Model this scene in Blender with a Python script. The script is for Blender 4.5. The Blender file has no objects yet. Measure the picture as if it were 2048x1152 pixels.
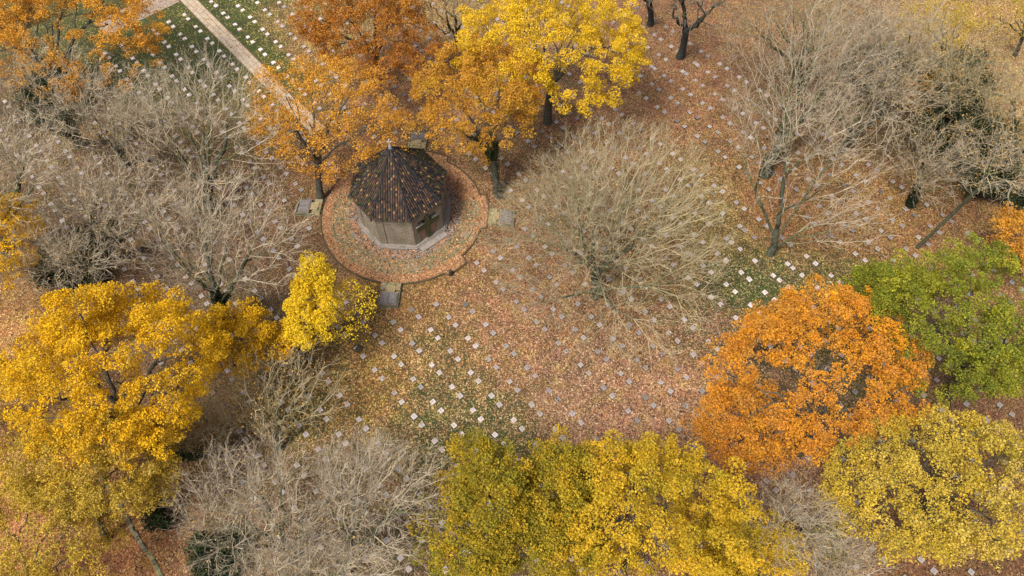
import bpy, math, random
import numpy as np
from mathutils import Matrix, Vector

# ---------------------------------------------------------------- camera, world, sun
scene = bpy.context.scene
col = scene.collection
cam_d = bpy.data.cameras.new('camera')
cam_d.sensor_width = 36.0
cam_d.lens = 26.98
cam_d.clip_end = 2000
cam = bpy.data.objects.new('camera', cam_d)
col.objects.link(cam)
CAM_R = ((0.99982761, 0.01856751, 0.0), (-0.01575211, 0.8482233, -0.52940449), (-0.00982972, 0.52931322, 0.84836955))
cam.matrix_world = Matrix.Translation((0, 0, 60)) @ Matrix(CAM_R).to_4x4()
scene.camera = cam

SUN_EL, SUN_AZ = math.radians(60), math.radians(225)      # azimuth clockwise from +Y: light comes from the lower left
w = bpy.data.worlds.new("World"); scene.world = w; w.use_nodes = True
nt = w.node_tree; nt.nodes.clear()
sky = nt.nodes.new('ShaderNodeTexSky'); sky.sky_type = 'NISHITA'; sky.sun_disc = False
sky.sun_elevation = SUN_EL; sky.sun_rotation = SUN_AZ; sky.dust_density = 4.0; sky.ozone_density = 0.6
bg = nt.nodes.new('ShaderNodeBackground'); bg.inputs[1].default_value = 0.11
wo = nt.nodes.new('ShaderNodeOutputWorld')
nt.links.new(sky.outputs[0], bg.inputs[0]); nt.links.new(bg.outputs[0], wo.inputs[0])
sl = bpy.data.lights.new('sun', 'SUN'); sl.energy = 3.0; sl.angle = math.radians(15); sl.color = (1.0, 0.965, 0.92)
sun = bpy.data.objects.new('sun', sl); col.objects.link(sun)
sd = Vector((math.sin(SUN_AZ) * math.cos(SUN_EL), math.cos(SUN_AZ) * math.cos(SUN_EL), math.sin(SUN_EL)))
sun.rotation_euler = sd.to_track_quat('Z', 'Y').to_euler()
sun.location = (0, 0, 90)
scene.view_settings.view_transform = 'Standard'
scene.view_settings.look = 'None'
scene.view_settings.exposure = 0.72
scene.view_settings.gamma = 1
scene.cycles.max_bounces = 5
scene.cycles.transparent_max_bounces = 4

TREES = [
  ('amber_oak', 'amber oak with dark limbs showing, filling the top left corner above the bare row', [-48.51, 62.42, -44.55, 63.21, 9.3, 10.46, 7.28, 5.7], 'leaf', {'pal': 'amber', 'dens': 1.0, 'n': 540}),
  ('copper_oak', 'copper brown oak at the top centre, left of the tall golden one', [-14.25, 65.17, -13.71, 62.59, 8.68, 7.74, 6.1, 5.32], 'leaf', {'pal': 'copper', 'dens': 0.95, 'n': 460}),
  ('golden_oak', 'large golden yellow oak at the top centre, biggest crown above the chapel', [4.1, 58.11, 4.23, 57.18, 10.54, 8.56, 6.64, 6.46], 'leaf', {'pal': 'gold', 'dens': 1.1, 'n': 520, 'full': 1}),
  ('orange_oak', 'rusty orange oak just right of the chapel roof with ivied trunk', [-1.17, 48.27, -2.81, 51.04, 10.01, 5.88, 5.89, 5.0], 'leaf', {'pal': 'rust', 'dens': 1.0, 'n': 360, 'ivy': 0.5}),
  ('thin_oak', 'thinning amber oak left of the chapel spire, the path seen through it', [-18.86, 48.31, -16.64, 50.84, 8.68, 7.57, 5.89, 5.32], 'leaf', {'pal': 'amber', 'dens': 0.62, 'n': 380}),
  ('yellow_oak', 'huge bright yellow oak at the left, largest crown in the picture', [-29.81, 22.26, -27.97, 24.23, 10.8, 7.29, 6.72, 6.19], 'leaf', {'pal': 'yellow', 'dens': 1.15, 'n': 600}),
  ('yellow_oak', 'small yellow oak joining the right side of the huge yellow one', [-24.13, 29.49, -21.38, 29.17, 6.02, 3.51, 2.83, 2.98], 'leaf', {'pal': 'yellow', 'dens': 1.0, 'n': 170}),
  ('yellow_oak', 'olive yellow oak below the huge yellow one, above the stone edging', [-31.5, 15.48, -29.01, 18.27, 7.44, 6.19, 4.36, 4.56], 'leaf', {'pal': 'olive', 'dens': 0.95, 'n': 340}),
  ('olive_oak', 'dull olive yellow oak in the bottom left corner over fallen leaves', [-35.8, 11.38, -32.85, 13.78, 5.58, 5.57, 4.67, 3.42], 'leaf', {'pal': 'olive', 'dens': 0.8, 'n': 260}),
  ('olive_oak', 'pale olive tree cut off by the left edge beside the huge yellow oak', [-45.42, 23.63, -39.97, 24.38, 6.2, 4.58, 4.85, 3.8], 'leaf', {'pal': 'olive', 'dens': 0.8, 'n': 200}),
  ('yellow_tree', 'yellow tree cut off by the left edge, halfway up the picture', [-49.07, 40.23, -43.85, 39.06, 6.36, 3.1, 4.38, 2.64], 'leaf', {'pal': 'yellow', 'dens': 1.0, 'n': 170}),
  ('young_maple', 'small brilliant yellow maple just below the left side of the chapel terrace', [-16.73, 32.98, -16.08, 31.57, 7.4, 1.88, 4.22, 1.6], 'leaf', {'pal': 'lemon', 'dens': 1.1, 'n': 120}),
  ('thin_maple', 'sparse tree with scattered yellow leaves between the maple and the lower stone book', [-14.22, 32.32, -13.51, 32.29, 4.88, 2.5, 3.17, 2.12], 'leaf', {'pal': 'lemon', 'dens': 0.16, 'n': 70}),
  ('orange_oak', 'broad bright orange oak at the right, below the forked bare tree', [23.07, 21.23, 21.64, 23.74, 9.3, 8.04, 7.05, 5.7], 'leaf', {'pal': 'orange', 'dens': 0.95, 'n': 560}),
  ('orange_oak', 'low thin orange boughs on the left of the broad orange oak', [18.33, 21.96, 17.21, 21.57, 4.34, 4.58, 3.94, 2.66], 'leaf', {'pal': 'orange', 'dens': 0.5, 'n': 240}),
  ('green_oak', 'big green oak just turning, at the right edge beside the orange one', [36.73, 26.01, 32.46, 26.85, 10.73, 6.2, 6.29, 5.27], 'leaf', {'pal': 'green', 'dens': 1.1, 'n': 480}),
  ('green_oak', 'small green tree between the orange oak and the leaning bare trunk', [32.81, 33.35, 30.59, 33.74, 5.33, 3.14, 1.47, 2.67], 'leaf', {'pal': 'green', 'dens': 0.7, 'n': 120}),
  ('yellow_oak', 'pale yellow oak in the bottom right corner with grey twigs showing', [31.63, 16.04, 27.14, 15.01, 9.36, 6.63, 5.08, 5.64], 'leaf', {'pal': 'pale', 'dens': 0.8, 'n': 480, 'twigs': 1}),
  ('green_oak', 'green and yellow oak at the bottom, left of centre, touching the bare tree', [-1.86, 11.14, -1.85, 13.62, 10.39, 4.24, 4.71, 3.6], 'leaf', {'pal': 'greengold', 'dens': 1.1, 'n': 360}),
  ('yellow_oak', 'mixed green and orange oak at the bottom, between two broader yellow crowns', [2.88, 13.56, 2.51, 13.82, 9.97, 3.57, 5.21, 3.03], 'leaf', {'pal': 'greengold', 'dens': 1.0, 'n': 300}),
  ('yellow_oak', 'broad yellow oak at the bottom centre below the open lawn of graves', [8.47, 12.73, 7.58, 13.42, 9.31, 6.69, 4.94, 5.69], 'leaf', {'pal': 'pale2', 'dens': 1.05, 'n': 500}),
  ('yellow_oak', 'low yellow tree at the bottom edge, right of the broad yellow oak', [15.43, 10.48, 14.49, 11.86, 6.57, 4.03, 3.1, 3.43], 'leaf', {'pal': 'pale2', 'dens': 0.9, 'n': 200}),
  ('orange_tree', 'small orange tree cut off by the right edge above the green oak', [48.59, 37.25, 43.81, 37.5, 6.11, 2.22, 3.43, 1.89], 'leaf', {'pal': 'amber', 'dens': 0.9, 'n': 110}),
  ('yellow_tree', 'yellow tree showing through bare twigs at the top right', [47.76, 64.16, 44.74, 64.52, 6.2, 4.94, 3.94, 3.8], 'leaf', {'pal': 'olive', 'dens': 0.3, 'n': 150}),
  ('yellow_tree', 'faded yellow tree in the top right corner beyond the bare wood', [57.13, 67.13, 54.27, 66.2, 5.58, 5.03, 3.81, 3.42], 'leaf', {'pal': 'olive', 'dens': 0.2, 'n': 130}),
  ('orange_tree', 'low orange-leaved tree beneath the top right bare wood', [42.22, 51.26, 41.46, 56.03, 4.34, 3.51, 2.44, 2.66], 'leaf', {'pal': 'amber', 'dens': 0.15, 'n': 100}),
  ('bare_tree', 'bare many-stemmed tree left of the chapel, its stems rising beside the yellow oak', [-26.02, 33.84, -23.06, 35.23, 12.09, 6.95, 5.75, 5.91], 'bare', {'n': 1600, 'ivy': 0.3}),
  ('bare_tree', 'bare pale tree left of the thin amber oak, crown over the upper left graves', [-29.4, 46.87, -27.38, 49.29, 10.54, 7.98, 6.1, 6.46], 'bare', {'n': 1600, 'ivy': 0.3}),
  ('bare_tree', 'bare tree in the upper left with dark ivied trunk, below the amber oak', [-45.09, 56.14, -41.73, 52.13, 9.3, 6.9, 4.44, 5.7], 'bare', {'n': 1100, 'ivy': 0.6}),
  ('bare_tree', 'bare tree at the left edge above the edge-cut yellow tree', [-48.51, 42.8, -41.02, 42.63, 11.6, 5.18, 5.18, 4.4], 'bare', {'n': 1000}),
  ('bare_tree', 'bare tree spreading over the graves in the middle of the left side', [-37.61, 41.4, -33.08, 40.52, 10.06, 5.82, 4.42, 4.95], 'bare', {'n': 1100, 'ivy': 0.4}),
  ('bare_tree', 'low bare tree reaching left, just above the huge yellow oak', [-38.43, 39.16, -38.43, 37.22, 6.2, 5.53, 2.92, 3.8], 'bare', {'n': 900}),
  ('bare_tree', 'great rounded bare tree right of the chapel, densest twigs in the picture', [7.58, 36.52, 7.25, 38.25, 10.54, 9.73, 8.92, 6.46], 'bare', {'n': 2600, 'fine': 1.9, 'yel': 1}),
  ('forked_tree', 'bare grey tree forked at its foot with one long limb reaching right', [24.41, 40.69, 24.32, 43.91, 12.37, 6.63, 6.98, 5.64], 'fork', {'n': 1500, 'fine': 0.8, 'stems': [[-0.72, 4.11, 10.5], [5.02, 6.18, 10.0], [-4.33, 5.12, 9.5], [7.84, 0.94, 4.2]]}),
  ('bare_tree', 'bare tree behind the forked one, trunk dark with ivy', [25.77, 50.34, 28.79, 54.49, 10.54, 7.84, 5.81, 6.46], 'bare', {'n': 1300, 'ivy': 0.6}),
  ('bare_tree', 'pale bare tree right of the forked one, boughs sweeping up to the right', [34.11, 53.49, 32.86, 49.91, 11.12, 5.75, 5.46, 4.89], 'bare', {'n': 1000}),
  ('bare_tree', 'olive twigged bare tree at the top edge, right of the dark limbed tree', [31.48, 63.03, 28.64, 61.52, 9.92, 7.82, 3.54, 6.08], 'bare', {'n': 1100, 'yel': 1}),
  ('bare_tree', 'dark stemmed bare tree near the top right corner, ivy low down', [46.47, 51.83, 38.97, 51.16, 12.13, 5.73, 6.03, 4.87], 'bare', {'n': 900, 'ivy': 0.6, 'yel': 1}),
  ('bare_tree', 'yellowish bare tree cut off by the right edge near the top', [51.05, 50.38, 42.17, 46.35, 12.03, 4.67, 6.56, 3.97], 'bare', {'n': 800, 'yel': 1}),
  ('bare_tree', 'small pale bare tree right of the forked one, over the right hand graves', [39.22, 46.19, 38.07, 45.67, 6.54, 4.08, 3.05, 3.47], 'bare', {'n': 550, 'ivy': 0.3}),
  ('leaning_tree', 'thin bare tree leaning right above the big green oak', [38.46, 41.12, 38.86, 40.51, 12.43, 3.02, 3.96, 2.57], 'lean', {'n': 380, 'fine': 0.7}),
  ('dark_tree', 'dark limbed tree with few twigs standing alone at the top right of centre', [19.47, 67.73, 18.83, 65.66, 9.27, 5.57, 4.13, 4.74], 'dark', {'n': 380, 'fine': 0.35}),
  ('dark_tree', 'dark trunk with low boughs at the top edge, left of the lone dark tree', [16.7, 73.32, 14.29, 69.82, 8.66, 3.93, 3.43, 3.34], 'dark', {'n': 220, 'fine': 0.35}),
  ('slim_tree', 'slim bare tree between the copper and golden oaks', [-5.57, 70.32, -5.67, 64.99, 10.03, 3.5, 3.69, 2.98], 'bare', {'n': 420, 'fine': 0.8, 'yel': 1}),
  ('bare_tree', 'wide pale bare tree at the bottom, left half of the bare pair', [-16.8, 13.55, -17.16, 14.88, 9.81, 4.93, 4.3, 4.19], 'bare', {'n': 1400}),
  ('bare_tree', 'pale bare tree at the bottom beside the green and yellow oak', [-12.92, 12.57, -9.64, 15.29, 10.71, 5.04, 4.2, 4.28], 'bare', {'n': 1400}),
  ('bare_tree', 'pale bare tree at the bottom edge below the bare pair', [-17.38, 9.68, -13.02, 11.52, 7.44, 5.61, 1.61, 4.56], 'bare', {'n': 900}),
  ('bare_tree', 'small greenish bare tree below the small yellow oak, among leaning graves', [-19.19, 22.26, -18.63, 24.64, 5.58, 5.21, 3.76, 3.42], 'bare', {'n': 900, 'yel': 1, 'fine': 0.8}),
  ('bare_tree', 'bare shrubby tree right of the olive yellow oak, over dark bushes', [-25.71, 22.18, -23.81, 22.7, 4.55, 2.89, 2.25, 2.45], 'bare', {'n': 400, 'yel': 1}),
  ('bare_tree', 'pale bare tree at the bottom right between two yellow trees', [19.92, 12.71, 17.9, 13.41, 8.63, 3.96, 2.8, 3.37], 'bare', {'n': 800}),
  ('bare_tree', 'low bare tree at the bottom edge left of the corner oak', [22.21, 10.36, 21.77, 11.63, 6.28, 3.2, 1.67, 2.72], 'bare', {'n': 500}),
  ('bare_tree', 'tall grey bare tree at the top right, between olive twigged and dark stemmed trees', [39.54, 58.3, 34.37, 55.97, 12.6, 6.37, 4.84, 5.41], 'bare', {'n': 1200, 'ivy': 0.4}),
  ('bare_tree', 'bare tree at the left between the two ivied upper left trees', [-39.64, 53.25, -35.25, 50.31, 9.38, 5.44, 4.5, 4.62], 'bare', {'n': 1000}),
]
BUSHES = [
  ('holly_bush', 'dark green bush at the foot of the olive oak by the stone edging', [-27.06, 16.71, 3.0, 1.52], 'dk'),
  ('laurel_bush', 'dark green bush under bare branches at the bottom edge', [-22.45, 13.72, 2.6, 2.79], 'dk'),
  ('laurel_bush', 'dark bush beneath the low bare tree above the huge yellow oak', [-40.79, 40.39, 3.2, 4.39], 'dk'),
  ('ivy_bush', 'dark ivy thicket beneath the upper left bare trees', [-48.65, 62.18, 3.4, 5.1], 'dk'),
  ('ivy_bush', 'dark evergreen thicket below the top right bare wood', [46.41, 51.64, 7.0, 4.17], 'dk'),
  ('ivy_bush', 'dark evergreen bush below the olive twigged bare trees at top right', [39.58, 62.52, 5.5, 4.79], 'dk'),
  ('ivy_bush', 'dark green bush between the top right bare trees', [45.6, 58.23, 9.0, 4.82], 'dk'),
  ('ivy_bush', 'dark tall evergreen bush in the right hand wood above the small bare tree', [42.83, 51.92, 8.0, 3.91], 'dk'),
  ('ivy_bush', 'dark evergreen bush at the right above the leaning bare tree', [45.84, 47.19, 7.0, 2.85], 'dk'),
  ('yellow_bush', 'low yellow green bush between the corner oak and the low bare tree', [23.01, 13.69, 2.0, 2.05], 'yl'),
  ('ivy_bush', 'dark bush at the right edge above the small orange tree', [48.73, 45.24, 3.4, 1.91], 'dk'),
  ('holly_bush', 'dark bush between the huge yellow oak and bare shrubby tree', [-26.06, 21.81, 3.2, 1.51], 'dk'),
]
TINT = [[5.3, 28.5, 0.9, 1.0, 0.76, 0.66], [9.1, 23.9, 0.93, 1.15, 0.85, 0.72], [12.6, 25.1, 0.92, 1.15, 0.85, 0.7], [14.1, 20.8, 0.9, 1.1, 0.82, 0.68], [1.1, 32.0, 0.85, 1.05, 0.75, 0.6], [-5.1, 24.2, 0.56, 0.9, 0.76, 0.52], [-5.5, 31.1, 0.66, 1, 0.75, 0.5], [-2.0, 35.1, 0.92, 1.0, 0.72, 0.55], [-12.3, 28.4, 0.72, 1.1, 0.8, 0.4], [-2.9, 21.9, 0.55, 0.9, 0.76, 0.5], [21.7, 36.2, 0.42, 0.7, 0.68, 0.45], [19.3, 32.6, 0.7, 0.95, 0.7, 0.6], [17.2, 62.6, 0.97, 0.84, 0.58, 0.42], [21.1, 75.9, 0.97, 0.84, 0.58, 0.42], [9.6, 56.9, 0.95, 0.86, 0.6, 0.43], [-9.3, 36.4, 0.8, 1.0, 0.7, 0.4], [-36.0, 68.0, 0.12, 0.7, 0.6, 0.3], [-39.6, 71.4, 0.15, 0.7, 0.6, 0.3], [-33.4, 69.6, 0.1, 0.7, 0.7, 0.3], [-33.1, 73.8, 0.1, 0.7, 0.7, 0.3], [-29.7, 71.2, 0.15, 0.8, 0.8, 0.3], [-26.9, 67.8, 0.25, 0.8, 0.8, 0.3], [-26.7, 74.5, 0.8, 1.05, 0.85, 0.5], [-23.8, 70.1, 0.85, 1.05, 0.8, 0.5], [-34.0, 78.8, 0.3, 0.8, 0.8, 0.4], [35.6, 45.7, 0.88, 0.95, 0.68, 0.4], [26.4, 45.9, 0.85, 1.0, 0.65, 0.4], [19.3, 44.2, 0.7, 0.9, 0.75, 0.4], [28.4, 35.5, 0.6, 0.8, 0.68, 0.4], [41.8, 41.9, 0.85, 0.9, 0.62, 0.4], [-25.3, 44.6, 0.87, 0.62, 0.46, 0.38], [-39.6, 53.3, 0.87, 0.42, 0.33, 0.28], [-34.5, 42.5, 0.87, 0.5, 0.37, 0.31], [-21.7, 39.9, 0.87, 0.64, 0.47, 0.38], [-22.8, 34.5, 0.87, 0.38, 0.32, 0.28], [-29.7, 47.2, 0.87, 0.45, 0.35, 0.29], [-43.3, 46.3, 0.87, 0.36, 0.29, 0.25], [-25.8, 38.9, 0.87, 0.42, 0.35, 0.3], [-49.7, 59.1, 0.87, 0.34, 0.28, 0.25], [-33.0, 58.7, 0.87, 0.5, 0.42, 0.3], [-19.0, 18.2, 0.87, 0.5, 0.4, 0.33], [-14.6, 14.2, 0.87, 0.45, 0.37, 0.3], [31.5, 60.7, 0.8, 0.6, 0.44, 0.34], [43.9, 56.7, 0.75, 0.5, 0.38, 0.3], [8.5, 42.7, 0.8, 0.66, 0.5, 0.4], [6.5, 48.9, 0.8, 0.66, 0.5, 0.4], [19.7, 14.4, 0.85, 0.6, 0.44, 0.38], [-38.2, 16.6, 0.97, 1.15, 0.7, 0.42], [-32.3, 13.5, 0.97, 1.1, 0.68, 0.42], [-47.6, 32.0, 0.97, 1.2, 0.85, 0.45], [33.0, 14.1, 0.9, 0.6, 0.38, 0.26], [39.2, 21.1, 0.92, 0.6, 0.4, 0.28], [18.3, 17.5, 0.9, 1.0, 0.72, 0.6], [17.0, 21.6, 0.85, 1.05, 0.75, 0.6], [-12.3, 18.0, 0.84, 0.6, 0.48, 0.38], [-6.6, 14.5, 0.7, 0.6, 0.5, 0.4], [-18.0, 25.7, 0.62, 0.95, 0.75, 0.4], [-24.3, 23.2, 0.86, 0.75, 0.58, 0.42], [-14.2, 64.2, 0.9, 0.8, 0.55, 0.4], [-8.8, 67.3, 0.92, 0.95, 0.62, 0.42], [-5.5, 73.1, 0.9, 1.0, 0.8, 0.5], [54.1, 71.4, 0.9, 1.25, 1.0, 0.6], [56.5, 63.9, 0.9, 1.3, 1.05, 0.65], [41.3, 66.7, 0.85, 0.7, 0.55, 0.42], [-16.4, 52.7, 0.9, 0.9, 0.62, 0.42], [3.5, 38.2, 0.9, 0.9, 0.64, 0.5], [13.2, 41.4, 0.82, 0.8, 0.62, 0.42], [7.8, 46.3, 0.85, 0.75, 0.55, 0.42], [-48.1, 59.1, 0.8, 0.7, 0.55, 0.4]]
EXTRA = {'edge': [[-30.5, 17.19], [-29.59, 16.02], [-28.78, 15.06], [-28.17, 13.93], [-27.27, 13.01], [-26.31, 12.1]], 'post': [-5.66, 39.05], 'mound': [-13.65, 31.46], 'branch': [[-18.88, 27.46], [-19.35, 27.14], [-19.67, 26.69], [-19.68, 26.19]], 'holes': []}
VISIBLE = [11,29,39,91,100,106,107,108,109,110,112,159,160,162,163,180,182,222,228,233,235,236,237,248,249,250,257,258,259,317,318,319,320,321,325,378,379,380,381,385,387,388,389,390,391,394,397,446,447,448,454,456,457,458,459,460,461,462,463,464,465,507,512,516,522,524,525,526,527,528,529,530,531,532,533,582,583,584,585,586,587,588,589,590,591,592,593,594,638,640,641,642,643,644,645,646,647,648,649,650,651,652,653,700,701,702,703,704,705,706,707,708,709,710,711,712,757,758,759,760,761,762,763,764,765,766,767,768,769,815,816,818,819,820,821,822,823,824,825,826,827,828,829,830,875,876,880,881,882,883,884,885,886,887,888,889,890,891,892,893,939,942,943,944,946,947,948,949,950,951,957,958,997,1003,1005,1006,1007,1008,1009,1010,1011,1018,1019,1061,1074,1075,1077,1078,1079,1080,1081,1090,1093,1097,1098,1133,1134,1144,1146,1147,1149,1150,1151,1152,1153,1163,1171,1204,1205,1206,1222,1224,1225,1228,1277,1278,1293,1295,1296,1297,1305,1349,1367,1368,1369,1422,1438,1439,1440,1441,1504,1508,1509,1510,1512,1513,1514,1524,1526,1579,1580,1581,1583,1585,1586,1587,1595,1599,1600,1643,1644,1645,1646,1647,1648,1649,1651,1652,1655,1656,1657,1659,1660,1715,1716,1717,1718,1719,1721,1725,1727,1730,1732,1789,1802,1803,1804,1805,1806,1870,1871,1872,1874,1875,1876,1877,1878,1945,1946,1947,1948,1949,1950,1955,2015,2017,2018,2020,2021,2022]
# ---------------------------------------------------------------- helpers
def tag(o, label=None, cat=None, group=None, kind=None):
    if label: o['label'] = label
    if cat: o['category'] = cat
    if group: o['group'] = group
    if kind: o['kind'] = kind
    return o

def empty(name, loc, rz=0.0):
    o = bpy.data.objects.new(name, None); col.objects.link(o)
    o.location = loc; o.rotation_euler = (0, 0, rz); o.empty_display_size = 0.5
    return o

def np_mesh(name, V, Q, mats, parent=None, mat_idx=None, smooth=False, fattr=None, vattr=None, loc=None):
    """V (n,3), Q (m,4) quads or (m,3) tris -> linked object. fattr: dict name->(m,3|1) face attrs; vattr likewise."""
    me = bpy.data.meshes.new(name)
    V = np.asarray(V, np.float32); Q = np.asarray(Q, np.int32)
    k = Q.shape[1]; m = len(Q)
    me.vertices.add(len(V)); me.vertices.foreach_set('co', V.ravel())
    me.loops.add(m * k); me.loops.foreach_set('vertex_index', Q.ravel())
    me.polygons.add(m); me.polygons.foreach_set('loop_start', np.arange(m, dtype=np.int32) * k)
    me.polygons.foreach_set('loop_total', np.full(m, k, np.int32))
    if mat_idx is not None: me.polygons.foreach_set('material_index', np.asarray(mat_idx, np.int32))
    me.polygons.foreach_set('use_smooth', np.full(m, smooth, bool))
    for dom, d in (('FACE', fattr), ('POINT', vattr)):
        for nme, arr in (d or {}).items():
            arr = np.asarray(arr, np.float32)
            if arr.ndim == 1:
                a = me.attributes.new(nme, 'FLOAT', dom); a.data.foreach_set('value', arr)
            else:
                a = me.attributes.new(nme, 'FLOAT_COLOR', dom)
                c = np.ones((len(arr), 4), np.float32); c[:, :3] = arr; a.data.foreach_set('color', c.ravel())
    for mt in (mats if isinstance(mats, (list, tuple)) else [mats]): me.materials.append(mt)
    me.update(calc_edges=True)
    o = bpy.data.objects.new(name, me); col.objects.link(o)
    if parent is not None: o.parent = parent
    if loc is not None: o.location = loc
    return o

class MB:
    """collects prisms / boxes, builds them as one mesh object"""
    def __init__(s): s.v = []; s.f = []; s.c = []
    def poly(s, vs, fs, c=None):
        n = len(s.v); s.v += [tuple(v) for v in vs]; s.f += [tuple(i + n for i in f) for f in fs]
        s.c += [c or (1, 1, 1)] * len(fs)
    def box(s, x0, x1, y0, y1, z0, z1, M=None, c=None, bev=0.0):
        b = bev
        if b <= 0:
            vs = [(x, y, z) for z in (z0, z1) for x, y in ((x0, y0), (x1, y0), (x1, y1), (x0, y1))]
            fs = [(3, 2, 1, 0), (4, 5, 6, 7)] + [(i, (i + 1) % 4, 4 + (i + 1) % 4, 4 + i) for i in range(4)]
        else:
            vs = [(x, y, z0) for x, y in ((x0, y0), (x1, y0), (x1, y1), (x0, y1))]
            vs += [(x, y, z1 - b) for x, y in ((x0, y0), (x1, y0), (x1, y1), (x0, y1))]
            vs += [(x, y, z1) for x, y in ((x0 + b, y0 + b), (x1 - b, y0 + b), (x1 - b, y1 - b), (x0 + b, y1 - b))]
            fs = [(3, 2, 1, 0), (8, 9, 10, 11)] + [(i + k, (i + 1) % 4 + k, 4 + (i + 1) % 4 + k, 4 + i + k) for k in (0, 4) for i in range(4)]
        if M is not None: vs = [tuple(M @ Vector(v)) for v in vs]
        s.poly(vs, fs, c)
    def prism(s, ring0, ring1, cap0=True, cap1=True, c=None):
        n = len(ring0); fs = [(i, (i + 1) % n, n + (i + 1) % n, n + i) for i in range(n)]
        if cap0: fs.append(tuple(range(n - 1, -1, -1)))
        if cap1: fs.append(tuple(range(n, 2 * n)))
        s.poly(list(ring0) + list(ring1), fs, c)
    def build(s, name, mats, parent=None, smooth=False):
        me = bpy.data.meshes.new(name); me.from_pydata(s.v, [], s.f)
        a = me.attributes.new('tint', 'FLOAT_COLOR', 'FACE')
        a.data.foreach_set('color', np.array([(*c, 1) for c in s.c], np.float32).ravel())
        for mt in (mats if isinstance(mats, (list, tuple)) else [mats]): me.materials.append(mt)
        if smooth: me.polygons.foreach_set('use_smooth', [True] * len(me.polygons))
        me.update(); o = bpy.data.objects.new(name, me); col.objects.link(o)
        if parent is not None: o.parent = parent
        return o

# ---------------------------------------------------------------- materials
def new_mat(name, rough=0.9):
    m = bpy.data.materials.new(name); m.use_nodes = True
    nt = m.node_tree; b = nt.nodes['Principled BSDF']; b.inputs['Roughness'].default_value = rough
    b.inputs['Specular IOR Level'].default_value = 0.25
    return m, nt, b
class NT:
    def __init__(s, nt): s.nt = nt
    def n(s, typ, **kw):
        nd = s.nt.nodes.new(typ)
        for k, v in kw.items():
            if k == 'ins':
                for kk, vv in v.items():
                    if isinstance(vv, bpy.types.NodeSocket): s.nt.links.new(vv, nd.inputs[kk])
                    else: nd.inputs[kk].default_value = vv
            else: setattr(nd, k, v)
        return nd
    def math(s, op, a, b=0.0, c=None, clamp=False):
        nd = s.n('ShaderNodeMath', operation=op, use_clamp=clamp)
        for i, v in enumerate((a, b) if c is None else (a, b, c)):
            if isinstance(v, bpy.types.NodeSocket): s.nt.links.new(v, nd.inputs[i])
            else: nd.inputs[i].default_value = v
        return nd.outputs[0]
    def mix(s, fac, a, b, blend='MIX'):
        nd = s.n('ShaderNodeMix', data_type='RGBA', blend_type=blend)
        for i, v in ((0, fac), (6, a), (7, b)):
            if isinstance(v, bpy.types.NodeSocket): s.nt.links.new(v, nd.inputs[i])
            else: nd.inputs[i].default_value = (*v, 1) if i and len(v) == 3 else v
        return nd.outputs[2]
    def ramp(s, fac, stops, interp='LINEAR'):
        nd = s.n('ShaderNodeValToRGB'); r = nd.color_ramp; r.interpolation = interp
        while len(r.elements) < len(stops): r.elements.new(0.5)
        for e, (p, c) in zip(r.elements, stops): e.position = p; e.color = (*c, 1) if len(c) == 3 else c
        s.nt.links.new(fac, nd.inputs[0]); return nd.outputs[0]
    def noise(s, vec, scale, detail=3.0, rough=0.55):
        return s.n('ShaderNodeTexNoise', ins={'Vector': vec, 'Scale': scale, 'Detail': detail, 'Roughness': rough}).outputs[0]
    def vor(s, vec, scale, rnd=1.0):
        return s.n('ShaderNodeTexVoronoi', ins={'Vector': vec, 'Scale': scale, 'Randomness': rnd})
    def attr(s, name): return s.n('ShaderNodeAttribute', attribute_name=name)
    def link(s, a, b): s.nt.links.new(a, b)

LEAF_STOPS = [(p_, (c_[0] * 0.84, c_[1] * 1.17, c_[2] * 1.5)) for p_, c_ in [(0.0, (0.045, 0.024, 0.014)), (0.10, (0.16, 0.075, 0.035)), (0.22, (0.27, 0.13, 0.06)), (0.36, (0.36, 0.19, 0.09)),
              (0.5, (0.43, 0.25, 0.13)), (0.62, (0.48, 0.24, 0.075)), (0.72, (0.52, 0.33, 0.17)), (0.84, (0.33, 0.20, 0.12)), (0.93, (0.62, 0.44, 0.26))]]
def litter(N, pos, under, dens, tint, scale=8.5):
    """fallen leaves (two layers of cells of random colour, each cell there or not) over an 'under' colour"""
    c = under; hts = []
    warp = N.n('ShaderNodeTexNoise', ins={'Vector': pos, 'Scale': 5.0, 'Detail': 2.0})
    wv = N.n('ShaderNodeVectorMath', operation='MULTIPLY_ADD', ins={0: warp.outputs[1], 1: (0.16, 0.16, 0.0), 2: pos}).outputs[0]
    for k, (sc, off) in enumerate(((scale * 0.8, 3.1), (scale, 11.7), (scale * 1.25, 27.3))):
        v2 = N.n('ShaderNodeVectorMath', operation='ADD', ins={0: wv, 1: (off, off * 1.7, 0)}).outputs[0]
        v2 = N.n('ShaderNodeVectorMath', operation='MULTIPLY', ins={0: v2, 1: (1.0, 1.35 if k % 2 else 0.8, 0.0)}).outputs[0]
        vo = N.vor(v2, sc)
        sep = N.n('ShaderNodeSeparateColor', ins={0: vo.outputs['Color']})
        clump = N.noise(v2, 1.1, 3.0, 0.6)
        th = N.math('MULTIPLY_ADD', N.math('SUBTRACT', clump, 0.5), 0.9, dens)
        on = N.math('LESS_THAN', sep.outputs[0], th)
        shp = N.math('LESS_THAN', vo.outputs['Distance'], N.math('MULTIPLY_ADD', sep.outputs[2], 0.3, 0.38))
        m = N.math('MULTIPLY', on, shp)
        lc = N.ramp(sep.outputs[1], LEAF_STOPS, 'CONSTANT')
        lc = N.mix(1.0, lc, tint, 'MULTIPLY')
        c = N.mix(m, c, lc); hts.append(m)
    h = N.math('ADD', N.math('ADD', hts[0], hts[1]), hts[2])
    return c, h

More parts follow.
